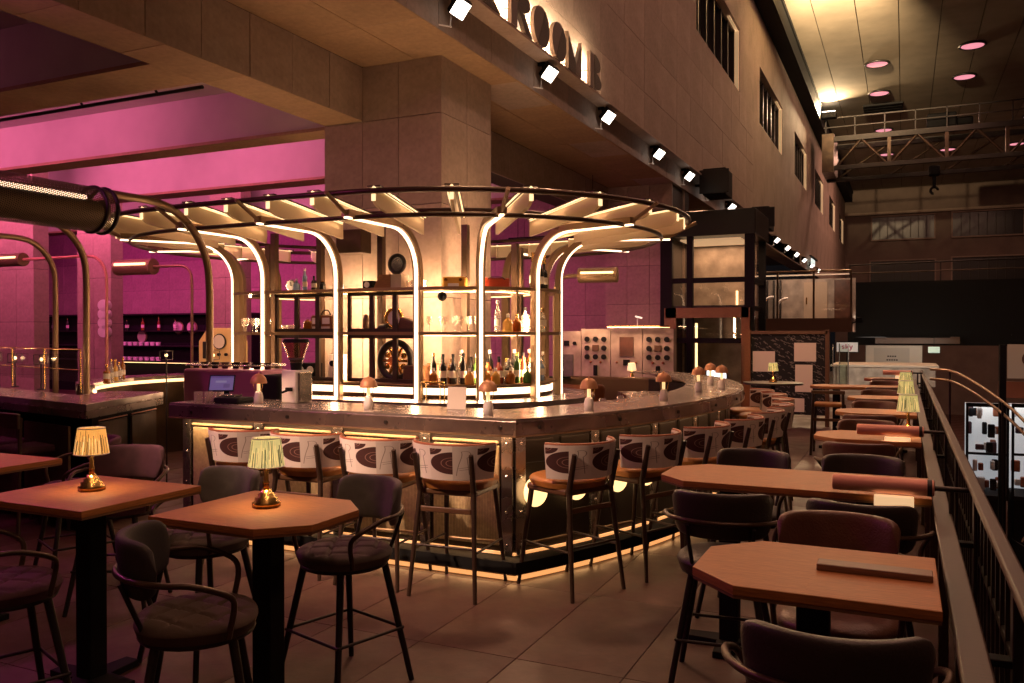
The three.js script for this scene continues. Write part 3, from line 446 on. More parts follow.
// ------------------------------------------------------------------ round armchair stools with a bent back and tube arms
function makeArmchair(name, fabric, seatMat, label, pos, ry, o = {}) {
  const t = thing(name, label, 'chair', pos, ry, o.group), sh = o.seat || 0.66, back = o.back || 0.97, R = 0.245, metalM = o.metal || M.darkMetal, low = back - 0.215;
  part('seat', cushion(0.225, 0.22, sh - 0.03, 0.045, o.plain ? 0 : 0.017, 2.3), seatMat, t, o.plain ? undefined : 'tufted seat pad'); part('seat_ring', [new THREE.TorusGeometry(0.2, 0.012, 8, 28).rotateX(Math.PI / 2).translate(0, sh - 0.075, 0)], metalM, t);
  part('backrest', [bent(R - 0.01, 0.05, low, back, -62, 62, 0.12)], fabric, t);
  const arm = []; for (let i = 0; i <= 12; i++) { const a = (-88 + 176 * i / 12) * deg; arm.push([(R + 0.035) * Math.sin(a), low + 0.07 + 0.012 * Math.cos(a), (R + 0.035) * Math.cos(a)]); }
  part('armrest', [tube([[-0.215, sh - 0.05, -0.12], [-0.23, sh + 0.08, -0.14], [-0.258, low + 0.02, -0.12], ...arm, [0.258, low + 0.02, -0.12], [0.23, sh + 0.08, -0.14], [0.215, sh - 0.05, -0.12]], 0.0115, 70, 8)], M.bronzeDark, t, 'bent metal tube arms');
  for (const s of [-1, 1]) { part('back_stay', [rod([s * 0.13, sh - 0.06, 0.16], [s * 0.15, low + 0.06, 0.245], 0.01, 6)], metalM, t); for (const q of [-1, 1]) part('leg', [rod([s * 0.235, 0, q * 0.225], [s * 0.14, sh - 0.07, q * 0.13], 0.014, 8, 0.018)], metalM, t); }
  const f = 0.205, h = 0.26; for (const [a, b] of [[[-f, -f], [f, -f]], [[f, -f], [f, f]], [[f, f], [-f, f]], [[-f, f], [-f, -f]]]) part('foot_rail', [rod([a[0], h, a[1] * 0.96], [b[0], h, b[1] * 0.96], 0.008, 6)], metalM, t);
  return t;
}
const near = M.darkLeather;
makeArmchair('velvet_armchair', M.greyVelvet, M.oliveVelvet, 'grey velvet bar armchair with tufted seat, beyond the table with the centred brass lamp', [-2.47, 0, -3.36], Math.PI - 0.28);
makeArmchair('velvet_armchair', mat([0.04, 0.034, 0.03], { bumpMap: T.weave, bumpScale: 0.0006, roughness: 0.85 }), mat([0.075, 0.05, 0.032], { bumpMap: T.weave, bumpScale: 0.0006, roughness: 0.85 }), 'shade darkened bar armchair seen from behind, tucked below the lamp table corner', [-2.41, 0, -2.36], -0.85);  // shade on the averted back is put into this darker fabric
makeArmchair('velvet_armchair', M.greyVelvet, M.oliveVelvet, 'grey velvet bar armchair between the two lamp tables', [-3.3, 0, -3.28], Math.PI - 0.15);
makeArmchair('velvet_armchair', M.plumVelvet, M.plumVelvet, 'plum velvet bar armchair in front of the pink lit table', [-3.45, 0, -2.3], -0.35);
makeArmchair('velvet_armchair', M.plumVelvet, M.plumVelvet, 'plum velvet bar armchair behind the pink lit table', [-4.45, 0, -3.72], Math.PI + 0.5);
makeArmchair('velvet_armchair', M.plumVelvet, M.plumVelvet, 'dark bar armchair beside the far corner table', [-5.2, 0, -4.0], Math.PI - 0.4);
// ------------------------------------------------------------------ high tables
function makeTable(name, label, x0, x1, z0, z1, clip, pos, ry = 0, group) {   // clip: which end has cut corners (1 = +x, -1 = -x)
  const t = thing(name, label, 'table', pos, ry, group), c = 0.16, h = 0.93;
  const pts = clip === 1 ? [[x0, z1], [x1 - c, z1], [x1, z1 - c * 1.0], [x1, z0 + c * 1.0], [x1 - c, z0], [x0, z0]] : clip === -1 ? [[x0 + c, z1], [x1, z1], [x1, z0], [x0 + c, z0], [x0, z0 + c], [x0, z1 - c]] : [[x0, z1], [x1, z1], [x1, z0], [x0, z0]];
  part('tabletop', [slab(pts, h - 0.03, h, 0.003)], M.tableWood, t); part('edge_band', [slab(pts.map(p => [p[0] * 0.997, p[1] * 0.995]), h - 0.04, h - 0.03)], M.tableEdge, t);
  const l = x1 - x0; for (const q of l > 1 ? [x0 + l * 0.26, x0 + l * 0.78] : [(x0 + x1) / 2]) {
    part('pedestal', [rbox(0.1, h - 0.06, 0.1, q, (h - 0.06) / 2 + 0.02, 0, 0.008)], M.black, t); part('top_plate', [box(q - 0.16, q + 0.16, h - 0.052, h - 0.04, -0.16, 0.16)], M.black, t);
    part('foot', [slab([[q - 0.24, -0.045], [q - 0.06, -0.06], [q - 0.045, -0.24], [q + 0.045, -0.24], [q + 0.06, -0.06], [q + 0.24, -0.045], [q + 0.24, 0.045], [q + 0.06, 0.06], [q + 0.045, 0.24], [q - 0.045, 0.24], [q - 0.06, 0.06], [q - 0.24, 0.045]], 0, 0.035, 0.004)], M.black, t);
  }
  return t;
}
makeTable('bar_table', 'clipped corner wooden bar table with brass lamp before the counter', -0.365, 0.365, -0.32, 0.32, 1, [-2.515, 0, -2.87]);
makeTable('bar_table', 'square wooden bar table washed pink with a pleated lamp', -0.37, 0.37, -0.34, 0.34, 0, [-3.58, 0, -2.83]);
makeTable('bar_table', 'dark wooden bar table cut by the picture edge behind the pink lit table', -0.37, 0.37, -0.3, 0.3, 0, [-5.05, 0, -3.2]);
makeTable('bar_table', 'short wooden table with a flat wooden bar lying on it by the railing', -0.365, 0.365, -0.305, 0.305, -1, [-0.265, 0, -2.905]);
makeTable('long_bar_table', 'long wooden table under the first copper cylinder lamp', -0.66, 0.66, -0.31, 0.31, -1, [-0.54, 0, -4.65]);
makeTable('bar_table', 'short wooden table under the second copper cylinder lamp', -0.365, 0.365, -0.3, 0.3, -1, [-0.25, 0, -6.85]);
makeTable('bar_table', 'short wooden table with the middle pleated lamp of the railing row', -0.365, 0.365, -0.3, 0.3, -1, [-0.25, 0, -9.0]);
makeTable('bar_table', 'short wooden table just before the far long table', -0.365, 0.365, -0.3, 0.3, -1, [-0.25, 0, -11.0]);
makeTable('long_bar_table', 'far long wooden table with an open stool at its end', -0.68, 0.68, -0.31, 0.31, -1, [-0.57, 0, -13.2]);
makeTable('bar_table', 'farthest short table beyond the far long table', -0.365, 0.365, -0.3, 0.3, -1, [-0.25, 0, -15.6]);
one('wooden_bar', [rbox(0.34, 0.022, 0.075, 0, 0.011, 0, 0.004)], mat([0.36, 0.22, 0.15], { map: T.wood, roughness: 0.5 }), 'flat wooden bar lying across the short table by the railing', 'wooden bar', [-0.085, 0.93, -2.92]);
{ // leather chairs along the railing
  const G = 'leather chairs along the railing', o = { plain: true, group: G, seat: 0.64, back: 0.97 };
  const A = (l, x, z, r, m = M.brownLeather) => makeArmchair('leather_armchair', m, m, l, [x, 0, z], r, o);
  A('brown leather chair facing the viewer across the short railing table', -0.23, -3.42, Math.PI + 0.05);
  A('dark leather chair in the corner, back to the viewer, below the short table', -0.17, -2.4, 0.1, M.darkLeather);
  A('dark chair pushed under the outer end of the long table', -0.78, -4.1, 0.1, M.darkLeather);
  A('dark leather chair under the copper cylinder lamp of the long table', -0.16, -4.12, -0.06, M.darkLeather);
  A('dark chair behind the outer end of the long table', -0.86, -5.2, Math.PI - 0.1, M.darkLeather);
  A('dark chair behind the long table beside the railing', -0.22, -5.22, Math.PI, M.darkLeather);
  A('leather chair in front of the second copper lamp table', -0.28, -6.25, 0.03);
  A('leather chair behind the second copper lamp table', -0.28, -7.45, Math.PI);
  A('leather chair in front of the middle pleated lamp table', -0.28, -8.35, 0);
  A('leather chair behind the middle pleated lamp table', -0.28, -9.6, Math.PI);
  A('leather chair before the last short table', -0.28, -10.4, 0);
  A('leather chair between the last short table and far long table', -0.28, -11.6, Math.PI);
  A('leather chair at the near side of the far long table', -0.25, -12.6, 0);
  A('leather chair at the far side of the far long table', -0.25, -13.9, Math.PI);
  A('last leather chair of the railing row', -0.25, -15.0, 0);
  const s = thing('open_stool', 'open dark wood stool at the end of the far long table', 'bar stool', [-0.95, 0, -12.55]);
  part('seat', [rbox(0.4, 0.05, 0.36, 0, 0.7, 0, 0.02)], M.tan, s); part('top_rail', [rbox(0.44, 0.05, 0.025, 0, 0.88, 0.19, 0.008)], M.midWood, s); part('cross_rail', [rbox(0.4, 0.04, 0.02, 0, 0.5, 0.2, 0.006)], M.midWood, s);
  for (const a of [-1, 1]) for (const b of [-1, 1]) part('leg', [rod([a * 0.22, 0, b * 0.22], [a * 0.19, b > 0 ? 0.9 : 0.69, b * 0.18], 0.018, 8, 0.02)], M.darkWood, s);
}
// ------------------------------------------------------------------ pleated brass table lamps
const pleatTex = (c1, c2, sd) => canvasTex(1024, 128, (g, w, h) => { g.fillStyle = c1; g.fillRect(0, 0, w, h); let s = sd; const r = () => { s = (s * 1664525 + 1013904223) >>> 0; return s / 4294967296; };
  for (let i = 0; i < 110; i++) { const x = i / 110 * w + r() * 6, ww = 2.5 + r() * 6; g.fillStyle = r() < 0.6 ? c2 : '#fff3cf'; g.globalAlpha = 0.5 + r() * 0.45; const y = r() * h * 0.5; g.fillRect(x, y, ww, h * (0.4 + r() * 0.6)); } g.globalAlpha = 1; });
function makeLamp(label, pos, c1, c2, k = 1, sd = 5) {
  const t = thing('table_lamp', label, 'table lamp', pos, 0, 'pleated brass table lamps');
  part('base', [lathe([[0, 0], [0.062, 0], [0.062, 0.022], [0.05, 0.026], [0.05, 0.042], [0.037, 0.046], [0.037, 0.058], [0.026, 0.062], [0.021, 0.078], [0, 0.078]], 8)], M.brass, t); part('stem', [lathe([[0, 0.07], [0.015, 0.07], [0.012, 0.1], [0.014, 0.106], [0.014, 0.112], [0.0105, 0.116], [0.009, 0.19], [0, 0.19]], 12)], M.brass, t);
  const tx = pleatTex(c1, c2, sd), n = 180, sm = new THREE.MeshPhysicalMaterial({ color: rgb([0.85, 0.8, 0.68]), map: tx, roughness: 0.9, transmission: 0.3, thickness: 0, emissive: rgb([1, 0.78, 0.46]), emissiveMap: tx, emissiveIntensity: 0.95 });
  part('lamp_shade', [sheet(n, 6, (u, v) => { const a = u * Math.PI * 2, r = (0.078 - 0.018 * v) + 0.0022 * Math.sin(a * 45); return [r * Math.cos(a), 0.18 + 0.125 * v, -r * Math.sin(a)]; })], sm, t, 'pleated striped shade');
  for (const [r, y] of [[0.0605, 0.305], [0.0785, 0.18]]) part('trim', [new THREE.TorusGeometry(r, 0.003, 6, 32).rotateX(Math.PI / 2).translate(0, y, 0)], M.white, t);
  part('bulb', [new THREE.SphereGeometry(0.02, 12, 10).translate(0, 0.24, 0)], glow([1, 0.7, 0.35], 6), t);
  pointLight('bulb_light', [1, 0.62, 0.28], 0.035 * k, [0, 0.24, 0], 1, t); const [lx, ly, lz] = pos; spotLight('bulb_down', [1, 0.62, 0.28], 0.32 * k, [lx, ly + 0.2, lz], [lx, ly, lz], 1.1, 1.2, 0.5); spotLight('bulb_up', [1, 0.62, 0.28], 0.7 * k, [lx, ly + 0.28, lz], [lx, ly + 2, lz], 0.8, 1.2, 0.5); return t;
}
makeLamp('brass table lamp with pleated shade on the clipped corner table', [-2.56, 0.93, -2.91], '#c9cfae', '#1d2a22', 1, 5);
makeLamp('brass table lamp with warm pleated shade on the pink lit table', [-3.6, 0.93, -2.85], '#e0b878', '#2a1a10', 1, 77);
makeLamp('nearest pleated green lamp of the railing row, on the second copper lamp table', [0.03, 0.93, -7.0], '#b9c09a', '#20281c', 0.7, 99);
makeLamp('middle pleated green lamp of the railing row', [0.02, 0.93, -9.05], '#b9c09a', '#20281c', 0.7, 123);
makeLamp('farthest pleated green lamp of the railing row', [0.02, 0.93, -11.05], '#b9c09a', '#20281c', 0.7, 145);
// ------------------------------------------------------------------ copper cylinder lamps on the railing
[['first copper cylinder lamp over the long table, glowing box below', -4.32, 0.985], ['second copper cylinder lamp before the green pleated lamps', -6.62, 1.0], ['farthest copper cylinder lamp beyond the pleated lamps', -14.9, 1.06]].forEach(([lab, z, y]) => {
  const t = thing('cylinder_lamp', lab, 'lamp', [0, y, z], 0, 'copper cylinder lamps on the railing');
  part('cylinder', [lathe([[0, 0], [0.032, 0], [0.038, 0.006], [0.038, 0.434], [0.032, 0.44], [0, 0.44]], 24).rotateZ(-Math.PI / 2).translate(-0.31, 0, 0)], M.copper, t); part('end_cap', [cyl(0.039, 0.039, 0.02, 0, 0, 0, 20).rotateZ(Math.PI / 2).translate(0.12, 0, 0)], M.darkMetal, t);
  part('bracket', [rod([0.12, 0, 0], [0.27, 0, 0], 0.012, 8), rod([0.2, -0.3, 0], [0.2, 0.0, 0], 0.012, 8)], M.darkMetal, t);
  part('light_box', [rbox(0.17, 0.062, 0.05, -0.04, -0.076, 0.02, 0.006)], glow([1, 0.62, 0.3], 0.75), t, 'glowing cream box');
  areaLight('box_light', SOFT, 12, 0.16, 0.05, [-0.06, -0.075, 0.05], [-0.06, y - 0.3, z + 1], t);
});
// ------------------------------------------------------------------ sign letters on the tall wall
{
  const H = 0.49, stripeTex = canvasTex(128, 128, (g, w, h) => { g.fillStyle = '#6a5a50'; g.fillRect(0, 0, w, h); g.fillStyle = '#2c2420'; for (let i = 0; i < 12; i++) g.fillRect(0, i * w / 12, w, 5); }); stripeTex.repeat.set(5, 5);
  const face = mat([0.16, 0.12, 0.1], { roughness: 0.7 }), stripe = new THREE.MeshStandardMaterial({ color: rgb([0.8, 0.8, 0.8]), map: stripeTex, roughness: 0.7 });
  const S = pts => new THREE.Shape(pts.map(p => new THREE.Vector2(p[0], p[1])));
  const el = (cx, cy, rx, ry) => { const s = new THREE.Shape(); s.absellipse(cx, cy, rx, ry, 0, Math.PI * 2); return s; };
  const half = (cx, cy, rx, ry, a0, a1) => { const s = new THREE.Shape(); s.moveTo(cx, cy); s.absellipse(cx, cy, rx, ry, a0, a1); s.closePath(); return s; };
  // letter: [solid shapes, hatched shapes], box of width w and height 1
  const L = {
    R: w => [[S([[0, 0], [w * 0.28, 0], [w * 0.28, 1], [0, 1]])], [half(w * 0.34, 0.72, w * 0.55, 0.28, -Math.PI / 2, Math.PI / 2), S([[w * 0.34, 0.44], [w * 0.62, 0.44], [w, 0], [w * 0.68, 0]])]],
    O: w => [[half(w * 0.48, 0.5, w * 0.48, 0.5, Math.PI * 0.35, Math.PI * 1.35)], [half(w * 0.52, 0.5, w * 0.48, 0.5, -Math.PI * 0.65, Math.PI * 0.35)]],
    M: w => [[S([[w * 0.6, 0.28], [w, 1], [w, 0], [w * 0.6, 0]])], [S([[0, 0], [0, 1], [w * 0.58, 0.28], [w * 0.58, 0]])]],
    B: w => [[S([[0, 0], [w * 0.3, 0], [w * 0.3, 1], [0, 1]])], [half(w * 0.38, 0.74, w * 0.5, 0.26, -Math.PI / 2, Math.PI / 2), half(w * 0.38, 0.25, w * 0.6, 0.25, -Math.PI / 2, Math.PI / 2)]],
    L: w => [[S([[0, 0], [w * 0.3, 0], [w * 0.3, 1], [0, 1]])], [S([[w * 0.34, 0], [w, 0], [w * 0.34, 0.45]])]],
    C: w => [[half(w * 0.5, 0.5, w * 0.5, 0.5, Math.PI * 0.5, Math.PI * 1.5)], [half(w * 0.54, 0.76, w * 0.4, 0.24, 0, Math.PI / 2), half(w * 0.54, 0.24, w * 0.4, 0.24, -Math.PI / 2, 0)]],
    N: w => [[S([[0, 0], [w * 0.3, 0], [w * 0.3, 1], [0, 1]])], [S([[w * 0.34, 1], [w, 0], [w, 1]])]],
    T: w => [[S([[w * 0.35, 0], [w * 0.65, 0], [w * 0.65, 0.7], [w * 0.35, 0.7]])], [S([[0, 0.74], [w, 0.74], [w, 1], [0, 1]])]],
  };
  const word = [['C', -3.9, 0.5], ['O', -4.5, 0.5], ['N', -5.1, 0.5], ['T', -5.7, 0.5], ['R', -6.3, 0.55], ['O', -6.95, 0.5], ['L', -7.75, 0.6], ['R', -8.62, 0.6], ['O', -9.25, 0.5], ['O', -9.84, 0.49], ['M', -10.4, 0.5], ['B', -11.25, 0.5]];
  word.forEach(([ch, z, w], i) => {
    const t = thing('sign_letter', 'backlit metal letter ' + ch + ' on the tall wall, ' + ordinal(i) + ' of the sign', 'sign letter', [-4.08, 5.2, z], Math.PI / 2, 'letters of the wall sign');
    const [so, ha] = L[ch](w / H), ex = s => new THREE.ExtrudeGeometry(s, { depth: 0.05, bevelEnabled: false, curveSegments: 16 }).scale(H, H, 1);
    part('solid_half', so.map(ex), face, t); const hm = part('striped_half', ha.map(ex), stripe, t, 'finely striped half');
    for (const [q, y] of [[0.2, 0.1], [0.5, 0.3]]) part('spacer', [rod([w * q, y, 0], [w * q, y, -0.19], 0.008, 6)], M.darkMetal, t);
    part('back_light', [box(0.05, w - 0.08, 0.04, 0.4, -0.012, -0.006)], glow([1, 0.75, 0.48], 1.2), t);
    areaLight('halo_light', [1, 0.74, 0.46], 55, w * 1.05, 0.5, [w / 2, 0.24, -0.02], [-6, 5.42, z - w / 2], t);
  });
}
// ------------------------------------------------------------------ flood lights on the wall
const FLOODS = [[-7.57, 1], [-9.94, 1], [-12.28, 1], [-15.2, 1], [-17.6, 1], [-19.9, 0.9], [-22.4, 0.9], [-26.5, 1], [-31, 1], [-34, 1], [-37, 1], [-40, 1], [-43.5, 1], [-47, 1]];
FLOODS.forEach(([z, k], i) => {
  const t = thing('flood_light', 'black square flood light under the wall sign ledge, ' + ordinal(i) + ' along the wall', 'flood light', [-4.27, 5.0, z], 0, 'flood lights along the tall wall');
  part('bracket', [box(0, 0.1, 0.12, 0.16, -0.02, 0.02), box(0.06, 0.1, -0.02, 0.16, -0.02, 0.02)], M.black, t);
  const g = new THREE.Group(); g.name = 'head'; g.position.set(0.17, 0, 0.03); g.scale.setScalar(0.88); g.rotation.set(0.62, 0.62, -0.5, 'YXZ'); t.add(g);
  part('housing', [rbox(0.2, 0.22, 0.15, 0, 0, -0.04, 0.015)], M.black, g); part('lens', [rbox(0.175, 0.195, 0.015, 0, 0, 0.045, 0.006)], M.flood, g, 'white lit lens');
  part('cable', [tube([[0.05, -0.02, 0], [0.05, -0.16, 0.02], [0.1, -0.2, 0.1], [0.02, -0.2, 0.2]], 0.008, 14, 5)], M.white, t);
  if (i < 10) spotLight('flood_beam', [1, 0.52, 0.28], i < 6 ? 28 : 30, [-4.0, 4.93, z + 0.12], [-0.4, 0.6, z + 3.2], 0.62, 10, 0.8);
});
for (const [z, y0, y1, w, lab] of [[-18.9, 4.72, 5.3, 0.8, 'larger'], [-25.5, 4.72, 5.35, 1.0, 'smaller looking, farther']]) { const t = thing('loudspeaker', lab + ' black loudspeaker box hung on the tall wall', 'loudspeaker', [-4.27, 0, z]); part('cabinet', [rbox(0.5, y1 - y0, w, 0.5, (y0 + y1) / 2, 0, 0.02)], M.black, t); part('grille', [rbox(w * 0.8, y1 - y0 - 0.06, 0.02, 0.5, (y0 + y1) / 2, w / 2, 0.01)], M.blackGloss, t); part('wall_arm', [rod([0, (y0 + y1) / 2, 0], [0.3, (y0 + y1) / 2, 0], 0.03, 8)], M.black, t); }
// ------------------------------------------------------------------ arched pipe lamps
function archLamp(label, x, z, h, reach, pr, tr, tl, opts = {}) {         // post at x,z; the arm bends toward +z (turned by ry)
  const t = thing('arch_lamp', label, 'arch lamp', [x, opts.base || 0, z], opts.ry || 0, opts.group || 'arched pipe lamps'), R = opts.R || 0.45, y = h - (opts.base || 0);
  const p = [[0, 0, 0], [0, (y - R) * 0.5, 0], [0, y - R, 0]]; for (let i = 1; i <= 6; i++) { const a = i / 6 * Math.PI / 2; p.push([0, y - R + R * Math.sin(a), R - R * Math.cos(a)]); } p.push([0, y, (R + reach) / 2], [0, y, reach]);
  part('pipe', [tube(p, pr, 60, 10)], opts.mat || M.bronze, t); part('base_flange', [cyl(pr * 2.2, pr * 2.2, 0.02, 0, 0, 0, 16)], M.bronze, t);
  if (tl) {
    const g = new THREE.Group(); g.name = 'lamp_head'; g.position.set(0, y, reach); g.rotation.x = opts.tilt || 0; t.add(g); const dy = opts.drop || 0;
    if (opts.perf) { const pm = mat([0.1, 0.065, 0.032], { metalness: 0.5, roughness: 0.5, alphaMap: T.perf, alphaTest: 0.5, side: THREE.DoubleSide, metre: false }); part('perforated_tube', [(() => { const c = new THREE.CylinderGeometry(tr, tr, tl, 40, 1, true).rotateX(Math.PI / 2).translate(0, dy, tl / 2); const uv = c.attributes.uv; for (let i = 0; i < uv.count; i++) uv.setXY(i, uv.getX(i) * 2 * Math.PI * tr, uv.getY(i) * tl); return c; })()], pm, g, 'perforated bronze tube shade'); part('end_ring', [new THREE.TorusGeometry(tr, 0.018, 8, 36).translate(0, dy, 0.01), new THREE.TorusGeometry(tr, 0.018, 8, 36).translate(0, dy, 0.12)], M.darkMetal, g); part('end_plate', [cyl(tr * 0.5, tr * 0.5, 0.015, 0, 0, 0, 24).rotateX(Math.PI / 2).translate(0, dy, 0)], M.darkMetal, g);
      part('light_tube', [new THREE.CapsuleGeometry(0.02, tl * 0.86, 4, 10).rotateX(Math.PI / 2).translate(0, dy + tr * 0.5, tl * 0.54)], M.led, g, 'long light tube inside the shade'); part('inner_gear', [new THREE.CylinderGeometry(tr * 0.62, tr * 0.62, tl * 0.9, 24).rotateX(Math.PI / 2).translate(0, dy - tr * 0.25, tl / 2)], M.black, g); }
    else { part('shade', [new THREE.CylinderGeometry(tr, tr, tl, 24).rotateX(Math.PI / 2).translate(0, dy, tl / 2), new THREE.TorusGeometry(tr, 0.006, 6, 24).translate(0, dy, 0.02), new THREE.TorusGeometry(tr, 0.006, 6, 24).translate(0, dy, tl - 0.02)], M.bronze, g); part('light_tube', [rbox(tr * 0.35, tr * 0.3, tl * 0.84, tr * 0.93 * (opts.face || 0), dy + tr * 0.3, tl / 2, 0.005)], M.ledSoft, g, 'thin light slot'); }
  }
  return t;
}
archLamp('tall bronze arched pipe with a large perforated tube shade, by the gap in the counters', -6.56, -6.6, 2.97, 1.27, 0.038, 0.2, 1.75, { perf: true, drop: -0.17, R: 0.75, base: 0 });
archLamp('plain bronze arched pipe beside the far counter', -8.35, -6.55, 2.92, 1.4, 0.036, 0, 0, { R: 0.55 });
archLamp('thinner bronze arched pipe beyond the far counter', -9.95, -7.35, 2.88, 1.2, 0.036, 0, 0, { R: 0.5 });
archLamp('thin copper arched pipe with a short tube lamp at the picture edge', -10.41, -8.5, 2.82, 1.75, 0.022, 0.1, 0.7, { R: 0.35, ry: -Math.PI / 2 + 0.02, mat: M.copper, face: 1 });
archLamp('thin pipe with a short bronze tube lamp before the pink wall', -10.31, -10.0, 2.78, 0.75, 0.022, 0.13, 0.75, { R: 0.22, ry: -Math.PI / 2 + 0.1, face: 1 });
archLamp('short bronze tube lamp on a thin pipe behind the bar shelves', -3.9, -9.6, 2.4, 0.3, 0.022, 0.09, 0.48, { R: 0.2, ry: Math.PI / 2 + 0.15, face: -1 });
// ------------------------------------------------------------------ second bar counter and its fittings
{
  const t = thing('side_counter', 'dark panelled side counter across the gap from the main bar', 'bar counter');
  const top = [[-6.02, -4.72], [-6.62, -6.05], [-7.2, -5.95], [-7.0, -5.4], [-11.5, -6.5], [-11.6, -5.85]];
  part('countertop', [slab(top, 1.06, 1.12, 0.006)], M.counter, t); part('counter_edge', [slab(top.map(p => [p[0] + 0.01, p[1] + 0.01]), 1.0, 1.06)], M.counterEdge, t);
  const bod = [[-6.16, -4.88], [-6.68, -6.0], [-7.1, -5.92], [-6.95, -5.45], [-11.5, -6.5], [-11.55, -5.98]]; part('body', [slab(bod, 0.05, 1.0)], M.black, t);
  const dir = [-0.52, -1.12], l = Math.hypot(...dir); for (let i = 0; i < 2; i++) for (let j = 0; j < 2; j++) { const q = 0.06 + 0.5 * i, a = [-6.145 + dir[0] * q, -4.87 + dir[1] * q], b = [a[0] + dir[0] * 0.42, a[1] + dir[1] * 0.42]; part('side_panel', [slab([a, b, [b[0] + 0.02, b[1] - 0.01], [a[0] + 0.02, a[1] - 0.01]], 0.12 + j * 0.44, 0.52 + j * 0.42, 0)], M.bronzeDark, t); part('panel_trim', [rod([a[0] + 0.03, 0.54 + j * 0.42, a[1]], [b[0] + 0.03, 0.54 + j * 0.42, b[1]], 0.006, 6)], M.copper, t); }
  for (let k = 0; k < 5; k++) { const x = -6.7 - k * 0.95; part('front_panel', [box(x - 0.4, x + 0.4, 0.15, 0.92, 0, 0.02).rotateY(-0.199).translate(0, 0, 0)].map(g => g.translate(0, 0, 0)), M.bronzeDark, t).position.set(-6.7 * 0.02, 0, -3.55); }
  const g2 = thing('glass_rail', 'low glass screen with thin brass rails on the side counter', 'glass screen', [0, 1.12, 0]);
  for (let k = 0; k < 5; k++) { const x = -7.25 - k * 0.8, z = -5.62 - k * 0.2; part('post', [rod([x, 0, z], [x, 0.42, z], 0.008, 6)], M.brass, g2); if (k < 4) part('pane', [slab([[x - 0.02, z - 0.005], [x - 0.78, z - 0.2], [x - 0.78, z - 0.206], [x - 0.02, z - 0.011]], 0.1, 0.4)], M.glass, g2); }
  part('rail', [rod([-7.25, 0.42, -5.62], [-10.45, 0.42, -6.42], 0.009, 6)], M.brass, g2); part('rail', [rod([-7.25, 0.22, -5.62], [-10.45, 0.22, -6.42], 0.006, 6)], M.brass, g2);
  const d = thing('curved_back_counter', 'low curved back counter with a glowing edge beyond the side counter', 'back counter');
  const cv = [[-8.4, -6.7], [-8.75, -6.95], [-9.15, -7.5], [-9.4, -8.1], [-9.45, -8.7], [-9.35, -9.1], [-9.0, -9.6]], cin = cv.map(p => [p[0] - 0.5, p[1] - 0.15]);
  part('worktop', [slab([...cv, ...cin.slice().reverse()], 1.06, 1.1)], M.counter, d); part('body', [slab([...cv.map(p => [p[0] - 0.06, p[1] - 0.02]), ...cin.slice().reverse()], 0, 1.06)], M.bronzeDark, d); part('led_strip', [tube(cv.map(p => [p[0] + 0.01, 1.03, p[1] + 0.01]), 0.022, 40, 6)], M.ledSoft, d, 'glowing warm edge');
  for (let k = 0; k < 5; k++) { const a = cv[k], b = cv[k + 1], mx = (a[0] + b[0]) / 2 + 0.05, mz = (a[1] + b[1]) / 2 + 0.03; areaLight('edge_light', SOFT, 5, 0.6, 0.04, [mx, 1.03, mz], [mx + 1, 0.8, mz + 0.4], d); }
}
{ // stools by the side counter
  const s = (l, x, z, r) => { const t = thing('counter_stool', l, 'bar stool', [x, 0, z], r, 'dark stools at the side counter'); part('seat', [rbox(0.4, 0.06, 0.38, 0, 0.72, 0, 0.025)], M.plumVelvet, t); part('backrest', [rbox(0.4, 0.13, 0.03, 0, 0.97, 0.19, 0.012)], M.darkWood, t); part('foot_rail', [rod([-0.2, 0.28, -0.18], [0.2, 0.28, -0.18], 0.01, 6)], M.darkMetal, t); for (const a of [-1, 1]) for (const b of [-1, 1]) part('leg', [rod([a * 0.22, 0, b * 0.21], [a * 0.18, b > 0 ? 1.0 : 0.7, b * 0.17], 0.016, 8, 0.018)], M.darkWood, t); };
  s('dark stool at the side counter, nearest the counter corner', -6.75, -4.75, -0.15); s('dark stool at the side counter, middle one', -7.45, -4.9, -0.2); s('dark stool at the side counter by the picture edge', -8.15, -5.1, -0.25);
}
// ------------------------------------------------------------------ bottles, glasses
const bottleShapes = {
  wine: [[0, 0], [0.037, 0], [0.038, 0.01], [0.038, 0.17], [0.03, 0.2], [0.015, 0.22], [0.0135, 0.29], [0, 0.29]], spirit: [[0, 0], [0.042, 0], [0.044, 0.01], [0.044, 0.15], [0.036, 0.175], [0.016, 0.19], [0.015, 0.24], [0, 0.24]],
  slim: [[0, 0], [0.032, 0], [0.033, 0.01], [0.033, 0.2], [0.014, 0.24], [0.012, 0.3], [0, 0.3]], squat: [[0, 0], [0.05, 0], [0.054, 0.02], [0.05, 0.1], [0.03, 0.125], [0.016, 0.135], [0.016, 0.17], [0, 0.17]], jar: [[0, 0], [0.04, 0], [0.042, 0.01], [0.042, 0.09], [0.034, 0.1], [0.034, 0.115], [0, 0.115]],
};
const bg = Object.fromEntries(Object.entries(bottleShapes).map(([k, v]) => [k, ready(lathe(v, 14))])); const capG = ready(cyl(0.017, 0.016, 0.035, 0, 0, 0, 10)), labG = { wine: ready(new THREE.CylinderGeometry(0.0388, 0.0388, 0.07, 14, 1, true)), spirit: ready(new THREE.CylinderGeometry(0.0448, 0.0448, 0.07, 14, 1, true)), slim: ready(new THREE.CylinderGeometry(0.0338, 0.0338, 0.07, 14, 1, true)) };
